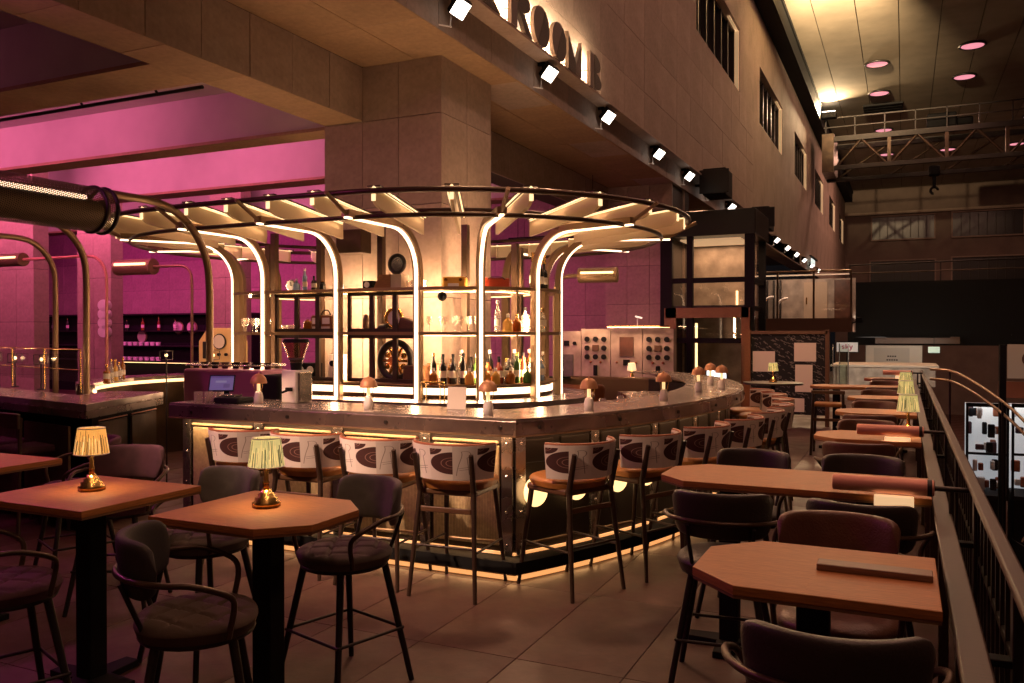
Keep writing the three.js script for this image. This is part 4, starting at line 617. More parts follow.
const bm = { dark: mat([0.02, 0.018, 0.014], { roughness: 0.12, metre: false }), green: mat([0.06, 0.14, 0.03], { roughness: 0.1, metre: false }), amber: mat([0.42, 0.16, 0.03], { roughness: 0.1, transmission: 0.4, thickness: 0, metre: false }), red: mat([0.2, 0.035, 0.018], { roughness: 0.15, metre: false }), clear: mat([0.85, 0.82, 0.76], { roughness: 0.06, transmission: 0.75, thickness: 0, metre: false }), blue: mat([0.25, 0.38, 0.55], { roughness: 0.15, metre: false }), gold: mat([0.75, 0.45, 0.1], { roughness: 0.2, transmission: 0.3, thickness: 0, metre: false }) };
const labelMat = mat([0.72, 0.66, 0.55], { roughness: 0.8, metre: false });
function bottle(shape, color, cap, pos, label, group, k = 1) {
  const t = thing('bottle', label, 'bottle', pos, rr(0, 6), group); t.scale.setScalar(k); shared('glass_body', bg[shape], bm[color], t); const top = bottleShapes[shape].at(-1)[1]; shared('cap', capG, cap, t, [0, top - 0.02, 0]); if (labG[shape]) shared('label_band', labG[shape], labelMat, t, [0, 0.1, 0]); return t;
}
const glassG = { wine: ready(lathe([[0, 0], [0.032, 0.002], [0.004, 0.008], [0.004, 0.075], [0.028, 0.1], [0.036, 0.13], [0.03, 0.175], [0.028, 0.175], [0.033, 0.13], [0.004, 0.082]], 14)), tumbler: ready(lathe([[0, 0], [0.034, 0], [0.038, 0.09], [0.036, 0.09], [0.032, 0.01], [0, 0.01]], 14)) };
const clearG = mat([0.95, 0.92, 0.88], { transmission: 0.85, thickness: 0, roughness: 0.05, metre: false });
const gl = (kind, pos, label, group) => { const o = shared(numbered('drinking_glass'), glassG[kind], clearG, scene, pos); o.userData = { label, category: 'glass', group }; return o; };
// shelf spots on the island: by x along the straight front (z -7.8) or by angle round the end
const onS = (x, r = 0.9) => [x, SZ + r], onA = (a, r = 0.9) => [SR + r * Math.cos(a * deg), SZ + r * Math.sin(a * deg)], onL = (a, r = 0.9) => [SL + r * Math.cos(a * deg), SZ + r * Math.sin(a * deg)];
{ // lower ledge y 1.155
  const y = 1.155, B = (s, c, k, [x, z], l, sc) => bottle(s, c, k, [x, y, z], l + ' on the lowest lit ledge', 'bottles on the lowest ledge of the bar island', sc);
  const W = M.white, K = M.black, Gd = M.brass;
  [[85, 'slim', 'dark', Gd, 'grey green bottle'], [78, 'wine', 'dark', K, 'dark wine bottle, nearest the framed cabinet,'], [71, 'wine', 'dark', K, 'dark wine bottle, second after the cabinet,'], [64, 'slim', 'dark', K, 'dark slim bottle with a pale label'], [55, 'wine', 'green', W, 'small green bottle beside the light post'], [47, 'spirit', 'amber', K, 'amber bottle just after the light post'], [39, 'spirit', 'red', K, 'red spirit bottle'], [31, 'spirit', 'dark', W, 'black bottle with a white cap'], [24, 'slim', 'green', Gd, 'tall bright green bottle'], [18, 'slim', 'red', K, 'tall dark red bottle'], [10, 'spirit', 'clear', Gd, 'clear gold capped bottle at the rounded end'], [2, 'wine', 'dark', Gd, 'dark bottle at the rounded end'], [-7, 'spirit', 'blue', W, 'pale blue bottle at the rounded end'], [-16, 'slim', 'clear', W, 'tall clear bottle at the rounded end']].forEach(([a, s, c, k, l]) => B(s, c, k, onA(a), l, 1.05));
  for (let i = 0; i < 12; i++) B(['wine', 'spirit', 'slim'][i % 3], ['dark', 'amber', 'clear', 'dark', 'gold'][i % 5], [K, Gd, W][i % 3], onA(81 - i * 7.6, 0.79), 'back row bottle, ' + ordinal(i) + ' after the framed cabinet,', 0.95 + 0.1 * (i % 3));
  for (const [a, c, l] of [[82, 'amber', 'squat amber decanter before the dark bottles'], [60, 'gold', 'squat golden decanter before the slim bottle'], [50, 'gold', 'squat golden decanter, left of a pair'], [44, 'gold', 'squat golden decanter, right of a pair'], [34, 'amber', 'squat amber decanter before the black bottle'], [21, 'green', 'squat green decanter before the tall green bottle']]) B('squat', c, W, onA(a, 1.01), l, 0.95);
  // brass wheel, boxes, cases on the cabinets' lower tier
  const [wx, wz] = onS(-5.07, 0.86); const w = thing('brass_wheel', 'large brass control wheel standing behind the cabinet mullion', 'control wheel', [wx, y, wz]);
  part('rim', [new THREE.TorusGeometry(0.2, 0.04, 10, 36).translate(0, 0.24, 0)], M.darkMetal, w); part('hub', [cyl(0.05, 0.05, 0.08, 0, 0, 0, 16).rotateX(Math.PI / 2).translate(0, 0.24, -0.0)], M.brass, w); for (let k = 0; k < 6; k++) part('spoke', [rod([0, 0.24, 0], [0.19 * Math.cos(k * 1.047), 0.24 + 0.19 * Math.sin(k * 1.047), 0], 0.018, 6), new THREE.SphereGeometry(0.035, 10, 8).translate(0.12 * Math.cos(k * 1.047 + 0.5), 0.24 + 0.12 * Math.sin(k * 1.047 + 0.5), 0)], M.brass, w);
  one('wooden_case', [rbox(0.24, 0.17, 0.16, 0, 0.085, 0, 0.012), rbox(0.25, 0.03, 0.17, 0, 0.18, 0, 0.01)], M.midWood, 'wooden instrument case beside the brass wheel', 'case', [-4.8, y, onS(0)[1] - 0.02]);
  one('wooden_case', [rbox(0.16, 0.2, 0.14, 0, 0.1, 0, 0.012), rbox(0.17, 0.02, 0.15, 0, 0.21, 0, 0.006)], M.orangeWood, 'small wooden case between the cabinet and the first light post', 'case', [-4.64, y, -8.0]);
  const m1 = thing('meter_box', 'black meter box with dials in the cabinet behind the grinder', 'meter', [-6.25, y, -7.84]); part('case', [rbox(0.26, 0.2, 0.15, 0, 0.1, 0, 0.01)], M.black, m1); for (const q of [-0.07, 0.07]) part('dial', [cyl(0.045, 0.045, 0.01, 0, 0, 0, 16).rotateX(Math.PI / 2).translate(q, 0.12, 0.075)], M.white, m1);
  const ph = thing('candlestick_phone', 'old upright telephone in a pale framed box in the cabinet', 'telephone', [-5.88, y, -7.82]); part('backing', [rbox(0.24, 0.3, 0.03, 0, 0.15, -0.06, 0.005)], M.paper, ph); part('base', [lathe([[0, 0], [0.06, 0], [0.055, 0.03], [0.012, 0.05], [0.012, 0.19], [0, 0.19]], 16)], M.black, ph); part('mouthpiece', [lathe([[0.012, 0], [0.035, 0.04], [0, 0.02]], 14).rotateX(Math.PI / 2).translate(0, 0.2, 0.01)], M.black, ph);
}
{ // middle shelf y 1.704
  const y = 1.704, z = SZ + 0.88;
  const B = (s, c, k, [x, zz], l, sc = 1) => bottle(s, c, k, [x, y, zz], l + ' on the middle glass shelf', 'bottles on the middle glass shelf', sc);
  [[40, 'slim', 'clear', M.white, 'tall clear bottle beside the decanters'], [32, 'squat', 'gold', M.white, 'golden decanter'], [24, 'squat', 'amber', M.brass, 'amber decanter'], [16, 'spirit', 'clear', M.black, 'clear bottle with a black cap'], [6, 'spirit', 'clear', M.white, 'clear bottle by the last light post'], [0, 'slim', 'clear', M.brass, 'slim gold capped bottle'], [-7, 'spirit', 'clear', M.white, 'clear bottle with a white cap'], [-14, 'spirit', 'clear', M.brass, 'broad clear bottle at the rounded end']].forEach(([a, s, c, k, l]) => B(s, c, k, onA(a), l, 1.1));
  for (let i = 0; i < 8; i++) { const [x, zz] = onA(86 - i * 5.2, i % 2 ? 0.82 : 0.96); gl('wine', [x, y, zz], 'stemmed glass on the middle shelf, ' + ordinal(i) + ' after the framed cabinets', 'stemmed glasses on the middle shelf'); }
  for (let i = 0; i < 9; i++) { const [x, zz] = onL(98 + i * 6, i % 2 ? 0.82 : 0.97); gl('wine', [x, y, zz], 'stemmed glass at the coffee end of the middle shelf, ' + ordinal(i) + ' from the cabinets', 'stemmed glasses at the coffee end'); }
  for (let i = 0; i < 3; i++) gl('tumbler', [-6.6 + i * 0.1, y, z], 'tumbler in the first framed cabinet, ' + ordinal(i) + ' from its side', 'tumblers in the cabinet');
  bottle('jar', 'amber', M.orangeWood, [-6.26, y, z], 'honey jar with an orange lid in the framed cabinet', 'jars', 1.2);
  const r = thing('radio', 'orange wooden radio with pale dials and a handle in the cabinet', 'radio', [-6.02, y, z]); part('case', [rbox(0.3, 0.2, 0.13, 0, 0.1, 0, 0.02)], M.orangeWood, r); part('dial', [box(-0.12, -0.02, 0.1, 0.17, 0.06, 0.07)], M.white, r); part('dial', [box(0.02, 0.12, 0.1, 0.17, 0.06, 0.07)], M.white, r); part('strip', [box(-0.12, 0.12, 0.02, 0.07, 0.06, 0.07)], M.paper, r); part('handle', [new THREE.TorusGeometry(0.06, 0.008, 6, 16, Math.PI).translate(0.02, 0.2, 0)], M.darkMetal, r);
  one('statuette', [lathe([[0, 0], [0.04, 0], [0.045, 0.03], [0.03, 0.1], [0.035, 0.15], [0.02, 0.2], [0, 0.21]], 12)], M.midWood, 'small dark carved figure in the framed cabinet', 'figure', [-5.45, y, z]);
  const f = thing('projector', 'old brass and wood projector with a round lens in the cabinet', 'projector', [-5.0, y, z]); part('case', [rbox(0.2, 0.16, 0.14, 0.08, 0.1, 0, 0.03).rotateZ(-0.3)], M.midWood, f); part('reel', [new THREE.TorusGeometry(0.1, 0.02, 8, 28).translate(-0.08, 0.16, 0)], M.brass, f); part('reel_disc', [cyl(0.09, 0.09, 0.02, 0, 0, 0, 24).rotateX(Math.PI / 2).translate(-0.08, 0.16, -0.02)], M.white, f); part('lens', [cyl(0.05, 0.04, 0.1, 0, 0, 0, 16).rotateZ(Math.PI / 2).translate(-0.14, 0.05, 0.03)], M.darkMetal, f);
  const bl = thing('small_globe_light', 'small glowing round lamp in the framed cabinet', 'lamp', [-4.78, y, z]); part('globe', [new THREE.SphereGeometry(0.035, 14, 10).translate(0, 0.04, 0)], M.globe, bl); part('base', [cyl(0.02, 0.02, 0.012, 0, 0, 0, 12)], M.brass, bl); pointLight('globe_light', SOFT, 0.05, [0, 0.04, 0], 1, bl);
}
{ // top shelf y 2.18
  const y = 2.18, z = SZ + 0.88, N = (n, l, c, x, zz = z, ry = 0) => thing(n, l, c, [x, y, zz], ry);
  let t = N('desk_clock', 'round white clock standing on the top shelf', 'clock', -6.5); part('rim', [new THREE.TorusGeometry(0.06, 0.012, 8, 28).translate(0, 0.075, 0)], M.chrome, t); part('dial', [cyl(0.058, 0.058, 0.02, 0, 0, 0, 28).rotateX(Math.PI / 2).translate(0, 0.075, -0.005)], M.white, t); part('hand', [box(-0.003, 0.003, 0.075, 0.115, 0.016, 0.019), box(-0.003, 0.03, 0.072, 0.078, 0.016, 0.019)], M.black, t); part('foot', [box(-0.03, 0.03, 0, 0.014, -0.02, 0.02)], M.chrome, t);
  bottle('slim', 'blue', M.white, [-6.3, y, z], 'blue and white ceramic bottle on the top shelf', 'top shelf bottles', 0.85); bottle('squat', 'blue', M.white, [-6.38, y, z + 0.05], 'squat white blue jar on the top shelf', 'top shelf bottles', 0.8); bottle('spirit', 'dark', M.black, [-6.17, y, z], 'small dark bottle on the top shelf', 'top shelf bottles', 0.7); bottle('jar', 'dark', M.brass, [-6.05, y, z], 'small dark jar on the top shelf', 'top shelf bottles', 0.9);
  one('vase', [lathe([[0, 0], [0.03, 0], [0.045, 0.05], [0.02, 0.1], [0.03, 0.15], [0.026, 0.15], [0, 0.1]], 14)], bm.blue, 'pale blue vase behind the light post on the top shelf', 'vase', [-5.8, y, z]);
  t = N('spot_meter', 'black box meter with a round eye on the top shelf', 'meter', -5.4); part('case', [rbox(0.12, 0.1, 0.1, 0, 0.05, 0, 0.01)], M.black, t); part('dial', [cyl(0.032, 0.032, 0.012, 0, 0, 0, 18).rotateX(Math.PI / 2).translate(0, 0.055, 0.05)], M.white, t);
  t = N('wooden_console', 'sloped wooden console with a pale case on the top shelf', 'console', -5.1); part('sloped_panel', [(() => { const s = new THREE.Shape([new THREE.Vector2(-0.2, 0), new THREE.Vector2(0.02, 0), new THREE.Vector2(0.02, 0.16), new THREE.Vector2(-0.12, 0.16)]); return new THREE.ExtrudeGeometry(s, { depth: 0.15, bevelEnabled: false }).translate(0, 0, -0.07); })()], M.orangeWood, t); part('pale_case', [rbox(0.14, 0.16, 0.14, 0.09, 0.08, 0, 0.006)], M.panelCream, t);
  t = thing('ring_mirror', 'dark ring mirror standing on the wooden console', 'mirror', [-5.04, y + 0.16, z]); part('rim', [new THREE.TorusGeometry(0.095, 0.022, 10, 32).translate(0, 0.117, 0)], M.darkMetal, t); part('mirror_disc', [cyl(0.09, 0.09, 0.015, 0, 0, 0, 28).rotateX(Math.PI / 2).translate(0, 0.117, -0.012)], M.chrome, t);
  for (let i = 0; i < 3; i++) gl('tumbler', [-4.88 + i * 0.09, y, z + (i % 2) * 0.05], 'glass jar beside the console on the top shelf, ' + ordinal(i), 'glass jars on the top shelf');
  t = N('yellow_radio', 'yellow radio on the top shelf between light posts', 'radio', -4.34, -7.86, 0.25); part('case', [rbox(0.26, 0.12, 0.12, 0, 0.06, 0, 0.03)], mat([0.65, 0.36, 0.05], { roughness: 0.4 }), t); part('dial', [rbox(0.12, 0.035, 0.01, 0, 0.03, 0.06, 0.003)], M.white, t); for (const q of [-0.08, 0.08]) part('knob', [cyl(0.018, 0.018, 0.015, 0, 0, 0, 12).rotateX(Math.PI / 2).translate(q, 0.085, 0.06)], M.brass, t);
  t = N('red_radio', 'long red case with a curved top on the top shelf', 'radio', -3.98, -8.1, 0.7); part('case', [rbox(0.3, 0.11, 0.12, 0, 0.055, 0, 0.02)], mat([0.45, 0.06, 0.025], { roughness: 0.4 }), t); part('handle', [new THREE.TorusGeometry(0.09, 0.01, 6, 18, Math.PI).scale(1, 0.35, 1).translate(0, 0.09, 0.062)], M.midWood, t);
  ['first', 'second', 'third'].forEach((o, i) => { const [x, zz] = onA(8 - i * 11, 0.92); bottle('wine', 'dark', M.brass, [x, y, zz], o + ' gold topped champagne bottle on the top shelf end', 'champagne bottles', 1.15).children[1].scale.set(1.25, 2.6, 1.25); });
  one('hanging_lantern', [rbox(0.34, 0.26, 0.2, 0, 0, 0, 0.01)], M.bronzeDark, 'bronze box lamp hanging between the canopy fins before the column', 'box lamp', [-5.6, 2.72, -7.8]);
  one('ball_weight', [new THREE.SphereGeometry(0.05, 16, 12)], M.black, 'black ball hanging below the top shelf', 'ball', [-4.46, 2.09, -7.8]);
}
// ------------------------------------------------------------------ things on the main counter
const domeMat = new THREE.MeshPhysicalMaterial({ color: rgb([0.5, 0.25, 0.12]), roughness: 0.5, metalness: 0.3, side: THREE.DoubleSide });
[[-4.83, -5.4, 'by the card terminal'], [-3.7, -5.34, 'in front of the framed cabinets'], [-2.68, -5.34, 'near the counter corner'], [-2.14, -5.95, 'just round the counter corner'], [-1.86, -7.05, 'halfway along the curved counter'], [-1.85, -8.35, 'in the far cluster, nearest one'], [-1.72, -8.85, 'in the far cluster, beside the counter edge'], [-1.95, -9.4, 'in the far cluster, farthest one']].forEach(([x, z, l]) => {
  const t = thing('dome_lamp', 'small dome lamp on a pale bottle base ' + l, 'table lamp', [x, 1.12, z], 0, 'dome lamps on the counter');
  part('base', [lathe([[0, 0], [0.036, 0], [0.037, 0.05], [0.03, 0.085], [0.022, 0.1], [0, 0.1]], 18)], M.white, t); part('stem', [cyl(0.014, 0.014, 0.07, 0, 0.1, 0, 12)], glow([1, 0.62, 0.25], 1.1), t, 'glowing stem');
  for (let k = 0; k < 3; k++) part('strut', [rod([0.028 * Math.cos(k * 2.1), 0.09, 0.028 * Math.sin(k * 2.1)], [0.05 * Math.cos(k * 2.1), 0.18, 0.05 * Math.sin(k * 2.1)], 0.0025, 5)], M.brass, t);
  part('dome_shade', [lathe([[0.068, 0.165], [0.067, 0.18], [0.058, 0.21], [0.04, 0.232], [0.018, 0.243], [0.006, 0.245], [0.006, 0.255], [0, 0.258]], 24)], domeMat, t); pointLight('stem_light', SOFT, 0.16, [0, 0.145, 0], 0.7, t);
});
{
  let t = thing('card_terminal', 'tilted tablet till with a purple lit screen on the counter end', 'till', [-5.25, 1.12, -5.42], 0.5); part('stand', [rbox(0.2, 0.02, 0.18, 0, 0.01, 0, 0.008), rbox(0.1, 0.14, 0.03, 0, 0.08, -0.03, 0.008).rotateX(-0.2)], M.black, t);
  const scr = new THREE.Group(); scr.name = 'tablet'; scr.position.set(0, 0.14, 0); scr.rotation.x = -0.45; scr.scale.setScalar(0.72); t.add(scr); part('bezel', [rbox(0.3, 0.21, 0.014, 0, 0.02, 0, 0.006)], M.black, scr);
  const st = canvasTex(256, 180, (g, w, h) => { g.fillStyle = '#8f7fd0'; g.fillRect(0, 0, w, h); g.fillStyle = '#c9c2f0'; g.fillRect(60, 60, 120, 26); g.fillStyle = '#5f4ea8'; g.fillRect(0, 0, w, 22); g.fillRect(150, 100, 70, 50); }); part('screen', [new THREE.PlaneGeometry(0.27, 0.18).translate(0, 0.02, 0.0085)], new THREE.MeshStandardMaterial({ color: rgb([0.1, 0.1, 0.1]), emissive: rgb([1, 1, 1]), emissiveMap: st, emissiveIntensity: 0.28, roughness: 0.3 }), scr);
  t = thing('serving_tray', 'low black tray of bar tools beside the tablet till', 'tray', [-5.03, 1.12, -5.33]); part('tray', [rbox(0.26, 0.05, 0.2, 0, 0.025, 0, 0.015)], M.black, t); for (let k = 0; k < 4; k++) part('tool', [rod([-0.1 + k * 0.05, 0.06, 0.05], [-0.06 + k * 0.05, 0.07, 0.0], 0.008, 6)], M.chrome, t);
  t = thing('coffee_grinder', 'pale coffee grinder with a conical hopper behind the counter', 'grinder', [-4.62, 1.12, -5.62]); part('body', [rbox(0.15, 0.27, 0.2, 0, 0.135, 0, 0.012)], M.white, t); part('side_plate', [rbox(0.03, 0.25, 0.16, 0.09, 0.13, 0, 0.01)], M.chrome, t); part('neck', [cyl(0.045, 0.05, 0.06, 0, 0.27, 0, 16)], M.black, t); part('hopper', [lathe([[0.05, 0.33], [0.11, 0.5], [0.105, 0.5], [0.045, 0.335]], 20)], M.tintGlass, t); part('lid', [cyl(0.115, 0.1, 0.03, 0, 0.5, 0, 20)], M.black, t); part('beans', [lathe([[0, 0.335], [0.046, 0.335], [0.07, 0.37], [0, 0.375]], 16)], M.darkWood, t); part('portafilter', [cyl(0.03, 0.03, 0.03, 0.03, 0.1, 0.13, 14), rod([0.03, 0.11, 0.14], [0.07, 0.1, 0.26], 0.01, 6)], M.black, t);
  t = thing('espresso_machine', 'wide espresso machine with a glossy back panel and cups on top', 'coffee machine', [-5.78, 0.92, -6.15]); part('body', [rbox(0.95, 0.4, 0.4, 0, 0.24, 0, 0.03)], mat([0.42, 0.16, 0.26], { roughness: 0.35, metalness: 0.4 }), t); part('end_panel', [rbox(0.22, 0.36, 0.42, 0.58, 0.22, 0, 0.03)], M.black, t); part('cup_rail', [tube([[-0.45, 0.48, 0.18], [0.45, 0.48, 0.18], [0.45, 0.48, -0.18], [-0.45, 0.48, -0.18]], 0.008, 40, 6, true)], M.chrome, t); for (const s of [-1, 1]) part('foot', [cyl(0.03, 0.03, 0.05, s * 0.42, 0, 0, 12)], M.black, t);  // purple light falling on the metal is put into the body colour
  for (let i = 0; i < 7; i++) one('coffee_cup', [lathe([[0, 0], [0.028, 0], [0.04, 0.06], [0.037, 0.06], [0.025, 0.006], [0, 0.006]], 14)], i % 2 ? M.black : M.bronzeDark, 'coffee cup on the espresso machine, ' + ordinal(i) + ' from its picture edge side', 'cup', [-6.17 + i * 0.13, 1.36, -6.15], 0, 'cups on the espresso machine');
  one('menu_card', [rbox(0.15, 0.17, 0.006, 0, 0.085, 0, 0.002).rotateX(-0.12)], M.paper, 'pale menu card standing on the counter near the corner', 'menu card', [-3.08, 1.12, -5.6], 0.15);
  for (let i = 0; i < 4; i++) gl('tumbler', [-5.35 + i * 0.06, 1.12, -5.26 - (i % 2) * 0.05], 'glass at the counter end before the till, ' + ordinal(i), 'glasses at the counter end');
  for (let i = 0; i < 9; i++) { const [x, z] = arcAt(12 - i * 2.1, 0.95); gl(i % 2 ? 'wine' : 'tumbler', [x, 0.92, z], 'glass on the inner worktop of the curved counter, ' + ordinal(i), 'glasses on the inner worktop'); }
  t = thing('glass_rack', 'small wire rack of glasses on the island worktop', 'glass rack', [-4.35, 1.0, -7.42], 0.15); part('frame', [tube([[-0.1, 0.2, 0.06], [0.1, 0.2, 0.06], [0.1, 0.2, -0.06], [-0.1, 0.2, -0.06]], 0.005, 30, 5, true), rod([-0.1, 0, 0.06], [-0.1, 0.2, 0.06], 0.005, 5), rod([0.1, 0, 0.06], [0.1, 0.2, 0.06], 0.005, 5), rod([0.1, 0, -0.06], [0.1, 0.2, -0.06], 0.005, 5), rod([-0.1, 0, -0.06], [-0.1, 0.2, -0.06], 0.005, 5)], M.brass, t);
  for (let i = 0; i < 5; i++) { const a = 150 - i * 6, x = -9.0 + i * 0.1; bottle(['spirit', 'slim', 'wine', 'spirit', 'slim'][i], ['amber', 'clear', 'gold', 'clear', 'amber'][i], M.brass, [-8.55 - i * 0.17, 1.1, -6.98 - i * 0.2], 'small bottle on the curved back counter, ' + ordinal(i), 'bottles on the curved back counter', 0.9); }
  [[-8.0, -5.75, 'first'], [-8.7, -5.95, 'second'], [-9.3, -6.12, 'third'], [-9.85, -6.22, 'fourth'], [-7.5, -6.9, 'fifth'], [-7.05, -7.15, 'sixth']].forEach(([x, z, o], i) => { const b = i < 4 ? 1.12 : 1.3; const q = thing('lantern', o + ' small glowing square lantern beyond the side counter', 'lantern', [x, i < 4 ? 1.12 : 0, z], 0, 'small square lanterns'); const y = i < 4 ? 0.26 : 1.4; part('stand', [rod([0, 0, 0], [0, y, 0], 0.008, 6), cyl(0.04, 0.04, 0.01, 0, 0, 0, 12)], M.darkMetal, q); part('frame', [box(-0.05, -0.044, y, y + 0.1, 0.044, 0.05), box(0.044, 0.05, y, y + 0.1, 0.044, 0.05), box(-0.05, -0.044, y, y + 0.1, -0.05, -0.044), box(0.044, 0.05, y, y + 0.1, -0.05, -0.044), box(-0.05, 0.05, y, y + 0.006, -0.05, 0.05), box(-0.05, 0.05, y + 0.094, y + 0.1, -0.05, 0.05)], M.darkMetal, q); part('flame_bulb', [new THREE.SphereGeometry(0.018, 12, 8).translate(0, y + 0.05, 0)], M.lantern, q); pointLight('lantern_light', SOFT, 0.25, [0, y + 0.05, 0], 0.9, q); });
}
// ------------------------------------------------------------------ back bar cabinet with dials and bottles
{
  const t = thing('bottle_cabinet', 'long black back bar cabinet with dials below the pink wall', 'cabinet'); const z = -17.2;
  part('carcass', [box(-26, -15.6, 0, 2.2, z - 0.6, z)], M.black, t); for (let k = 0; k < 3; k++) part('shelf', [box(-26, -15.65, 0.9 + k * 0.42, 0.93 + k * 0.42, z, z + 0.28)], M.darkMetal, t); part('top_board', [box(-26, -15.6, 2.2, 2.24, z - 0.6, z + 0.3)], M.darkMetal, t); part('light_strip', [box(-22, -17, 0.86, 0.875, z + 0.1, z + 0.14)], M.ledSoft, t); areaLight('strip_light', SOFT, 3, 5, 0.05, [-19.5, 0.85, z + 0.12], [-19.5, 0, z + 0.3], t);
  [[-21.9, 1.6], [-20.8, 1.6], [-19.6, 1.6], [-18.2, 1.85], [-17.7, 1.85], [-17.0, 1.6]].forEach(([x, y], i) => { const d = thing('dial_gauge', 'round pale gauge on the black back bar cabinet, ' + ordinal(i) + ' from the picture edge', 'gauge', [x, y, z + 0.02], 0, 'gauges on the back bar cabinet'); part('face', [cyl(0.16, 0.16, 0.03, 0, 0, 0, 20).rotateX(Math.PI / 2)], M.paper, d); part('rim', [new THREE.TorusGeometry(0.16, 0.025, 8, 24)], M.bronze, d); });
  for (let r = 0; r < 2; r++) for (let i = 0; i < 9; i++) one('tea_cup', [cyl(0.06, 0.07, 0.1, 0, 0, 0, 10)], M.white, 'white cup in the ' + ['lower', 'upper'][r] + ' cup row of the cabinet, ' + ordinal(i), 'cup', [-21.0 + i * 0.22 + 0.4, 0.93 + r * 0.42, z + 0.15], 0, 'cups on the back bar cabinet');
  for (let i = 0; i < 14; i++) bottle(['wine', 'slim', 'spirit'][i % 3], ['dark', 'amber', 'red', 'clear'][i % 4], M.brass, [-25 + i * 0.62, 1.77, z + 0.16], 'bottle on the upper cabinet shelf, ' + ordinal(i) + ' along', 'bottles on the back bar cabinet', 1.2);
  [3.17, 2.99, 2.81, 2.63].forEach((y, i) => one('wall_dial', [cyl(0.12, 0.12, 0.12, 0, 0, 0, 22).rotateX(Math.PI / 2)], M.white, 'white drum dial stacked on the column, ' + ordinal(i) + ' from the top', 'dial', [-14.95, y - 0.9, -12.2], 0.4, 'stacked drum dials'));
  const c = thing('clock_panel', 'cream arched control panel with a clock and two meters', 'control panel', [-8.69, 0, -9.0], 0.1);
  const s = new THREE.Shape([[-0.36, 0], [0.36, 0], [0.36, 0.5], [0.22, 0.68], [-0.22, 0.68], [-0.36, 0.5]].map(p => new THREE.Vector2(...p))); part('cabinet', [rbox(0.8, 1.08, 0.4, 0, 0.54, -0.1, 0.01)], M.bronzeDark, c); part('face', [new THREE.ExtrudeGeometry(s, { depth: 0.1, bevelEnabled: true, bevelSize: 0.01, bevelThickness: 0.01, bevelSegments: 1 }).translate(0, 1.08, -0.05)], mat([0.66, 0.47, 0.2], { roughness: 0.5 }), c);
  part('clock_face', [cyl(0.095, 0.095, 0.02, 0, 0, 0, 24).rotateX(Math.PI / 2).translate(0, 1.58, 0.07)], M.paper, c); part('clock_rim', [new THREE.TorusGeometry(0.098, 0.014, 8, 28).translate(0, 1.58, 0.075)], M.darkMetal, c); part('clock_hand', [box(-0.005, 0.005, 1.58, 1.65, 0.08, 0.085), box(-0.05, 0.0, 1.575, 1.585, 0.08, 0.085)], M.black, c);
  for (const q of [-0.24, 0.24]) part('meter', [rbox(0.1, 0.24, 0.03, q, 1.46, 0.065, 0.01)], M.darkMetal, c); for (const q of [-0.12, 0, 0.12]) part('knob', [cyl(0.022, 0.022, 0.03, 0, 0, 0, 12).rotateX(Math.PI / 2).translate(q, 1.4, 0.075)], M.black, c);
  spotLight('panel_light', SOFT, 2.2, [-8.5, 2.6, -7.9], [-8.69, 1.4, -9], 0.5, 3, 0.8);
}
// ------------------------------------------------------------------ pink wall-wash strips behind the cross beams
[[-15, 4.4, -3.58, 11, 16, 'behind the nearest cross beam'], [-14.5, 4.4, -6.29, 11, 85, 'behind the first cross beam'], [-13.5, 4.4, -8.74, 11, 95, 'behind the second cross beam'], [-13.5, 4.4, -11.4, 11, 95, 'behind the third cross beam'], [-16.2, 4.4, -14.5, 13, 135, 'behind the fourth cross beam']].forEach(([x, y, z, w, k, l]) => {
  const t = thing('pink_wash_light', 'slim black pink wash light ' + l, 'wash light', [x, y, z], 0, 'pink wash lights'); part('housing', [rbox(w, 0.09, 0.07, 0, 0, 0, 0.01)], M.black, t); part('lens', [box(-w / 2 + 0.05, w / 2 - 0.05, -0.035, 0.035, -0.042, -0.036)], glow(PINK, 2), t); part('bracket', [box(-w * 0.4, -w * 0.4 + 0.04, -0.02, 0.02, 0.03, 0.06), box(w * 0.4, w * 0.4 + 0.04, -0.02, 0.02, 0.03, 0.06)], M.black, t);
  areaLight('pink_light', z < -14 ? MAGENTA : PINK, k, w - 0.1, 0.07, [0, 0, -0.05], [x, y + (z < -14 ? -0.6 : 0.12), z - 1], t);
});
[[-6.3, 3.6, -15.5, 2.0, 'between the island and the control board']].forEach(([x, y, z, w, l]) => { const t = thing('pink_wash_light', 'slim black pink wash light ' + l, 'wash light', [x, y, z], 0, 'pink wash lights'); part('housing', [rbox(w, 0.07, 0.09, 0, 0, 0, 0.01)], M.black, t); part('lens', [box(-w / 2 + 0.05, w / 2 - 0.05, -0.035, 0.035, -0.052, -0.046)], glow(PINK, 2), t); for (const s of [-1, 1]) part('hanger', [rod([s * w * 0.4, 0.03, 0], [s * w * 0.4, 4.8 - y, 0], 0.006, 5)], M.black, t); areaLight('pink_light', PINK, 12, w, 0.06, [0, 0, -0.06], [x, 2.2, -18], t); });
{ const t = thing('pink_wash_light', 'added slim black pink wash light facing down on the side tables', 'wash light', [-6.6, 4.0, -3.2], 0, 'pink wash lights'); part('housing', [rbox(0.09, 0.07, 1.2, 0, 0, 0, 0.01)], M.black, t); part('hanger', [rod([0, 0.03, 0.4], [0, 0.16, 0.4], 0.006, 5), rod([0, 0.03, -0.4], [0, 0.16, -0.4], 0.006, 5)], M.black, t); part('lens', [box(-0.035, 0.035, -0.042, -0.036, -0.55, 0.55)], glow(PINK, 2), t); areaLight('pink_light', [1, 0.1, 0.6], 260, 0.07, 1.1, [0, -0.05, 0], [-4.3, 0.9, -3.2], t, [0, 0, 1]); }  // added lamp that tints the side tables pink from above
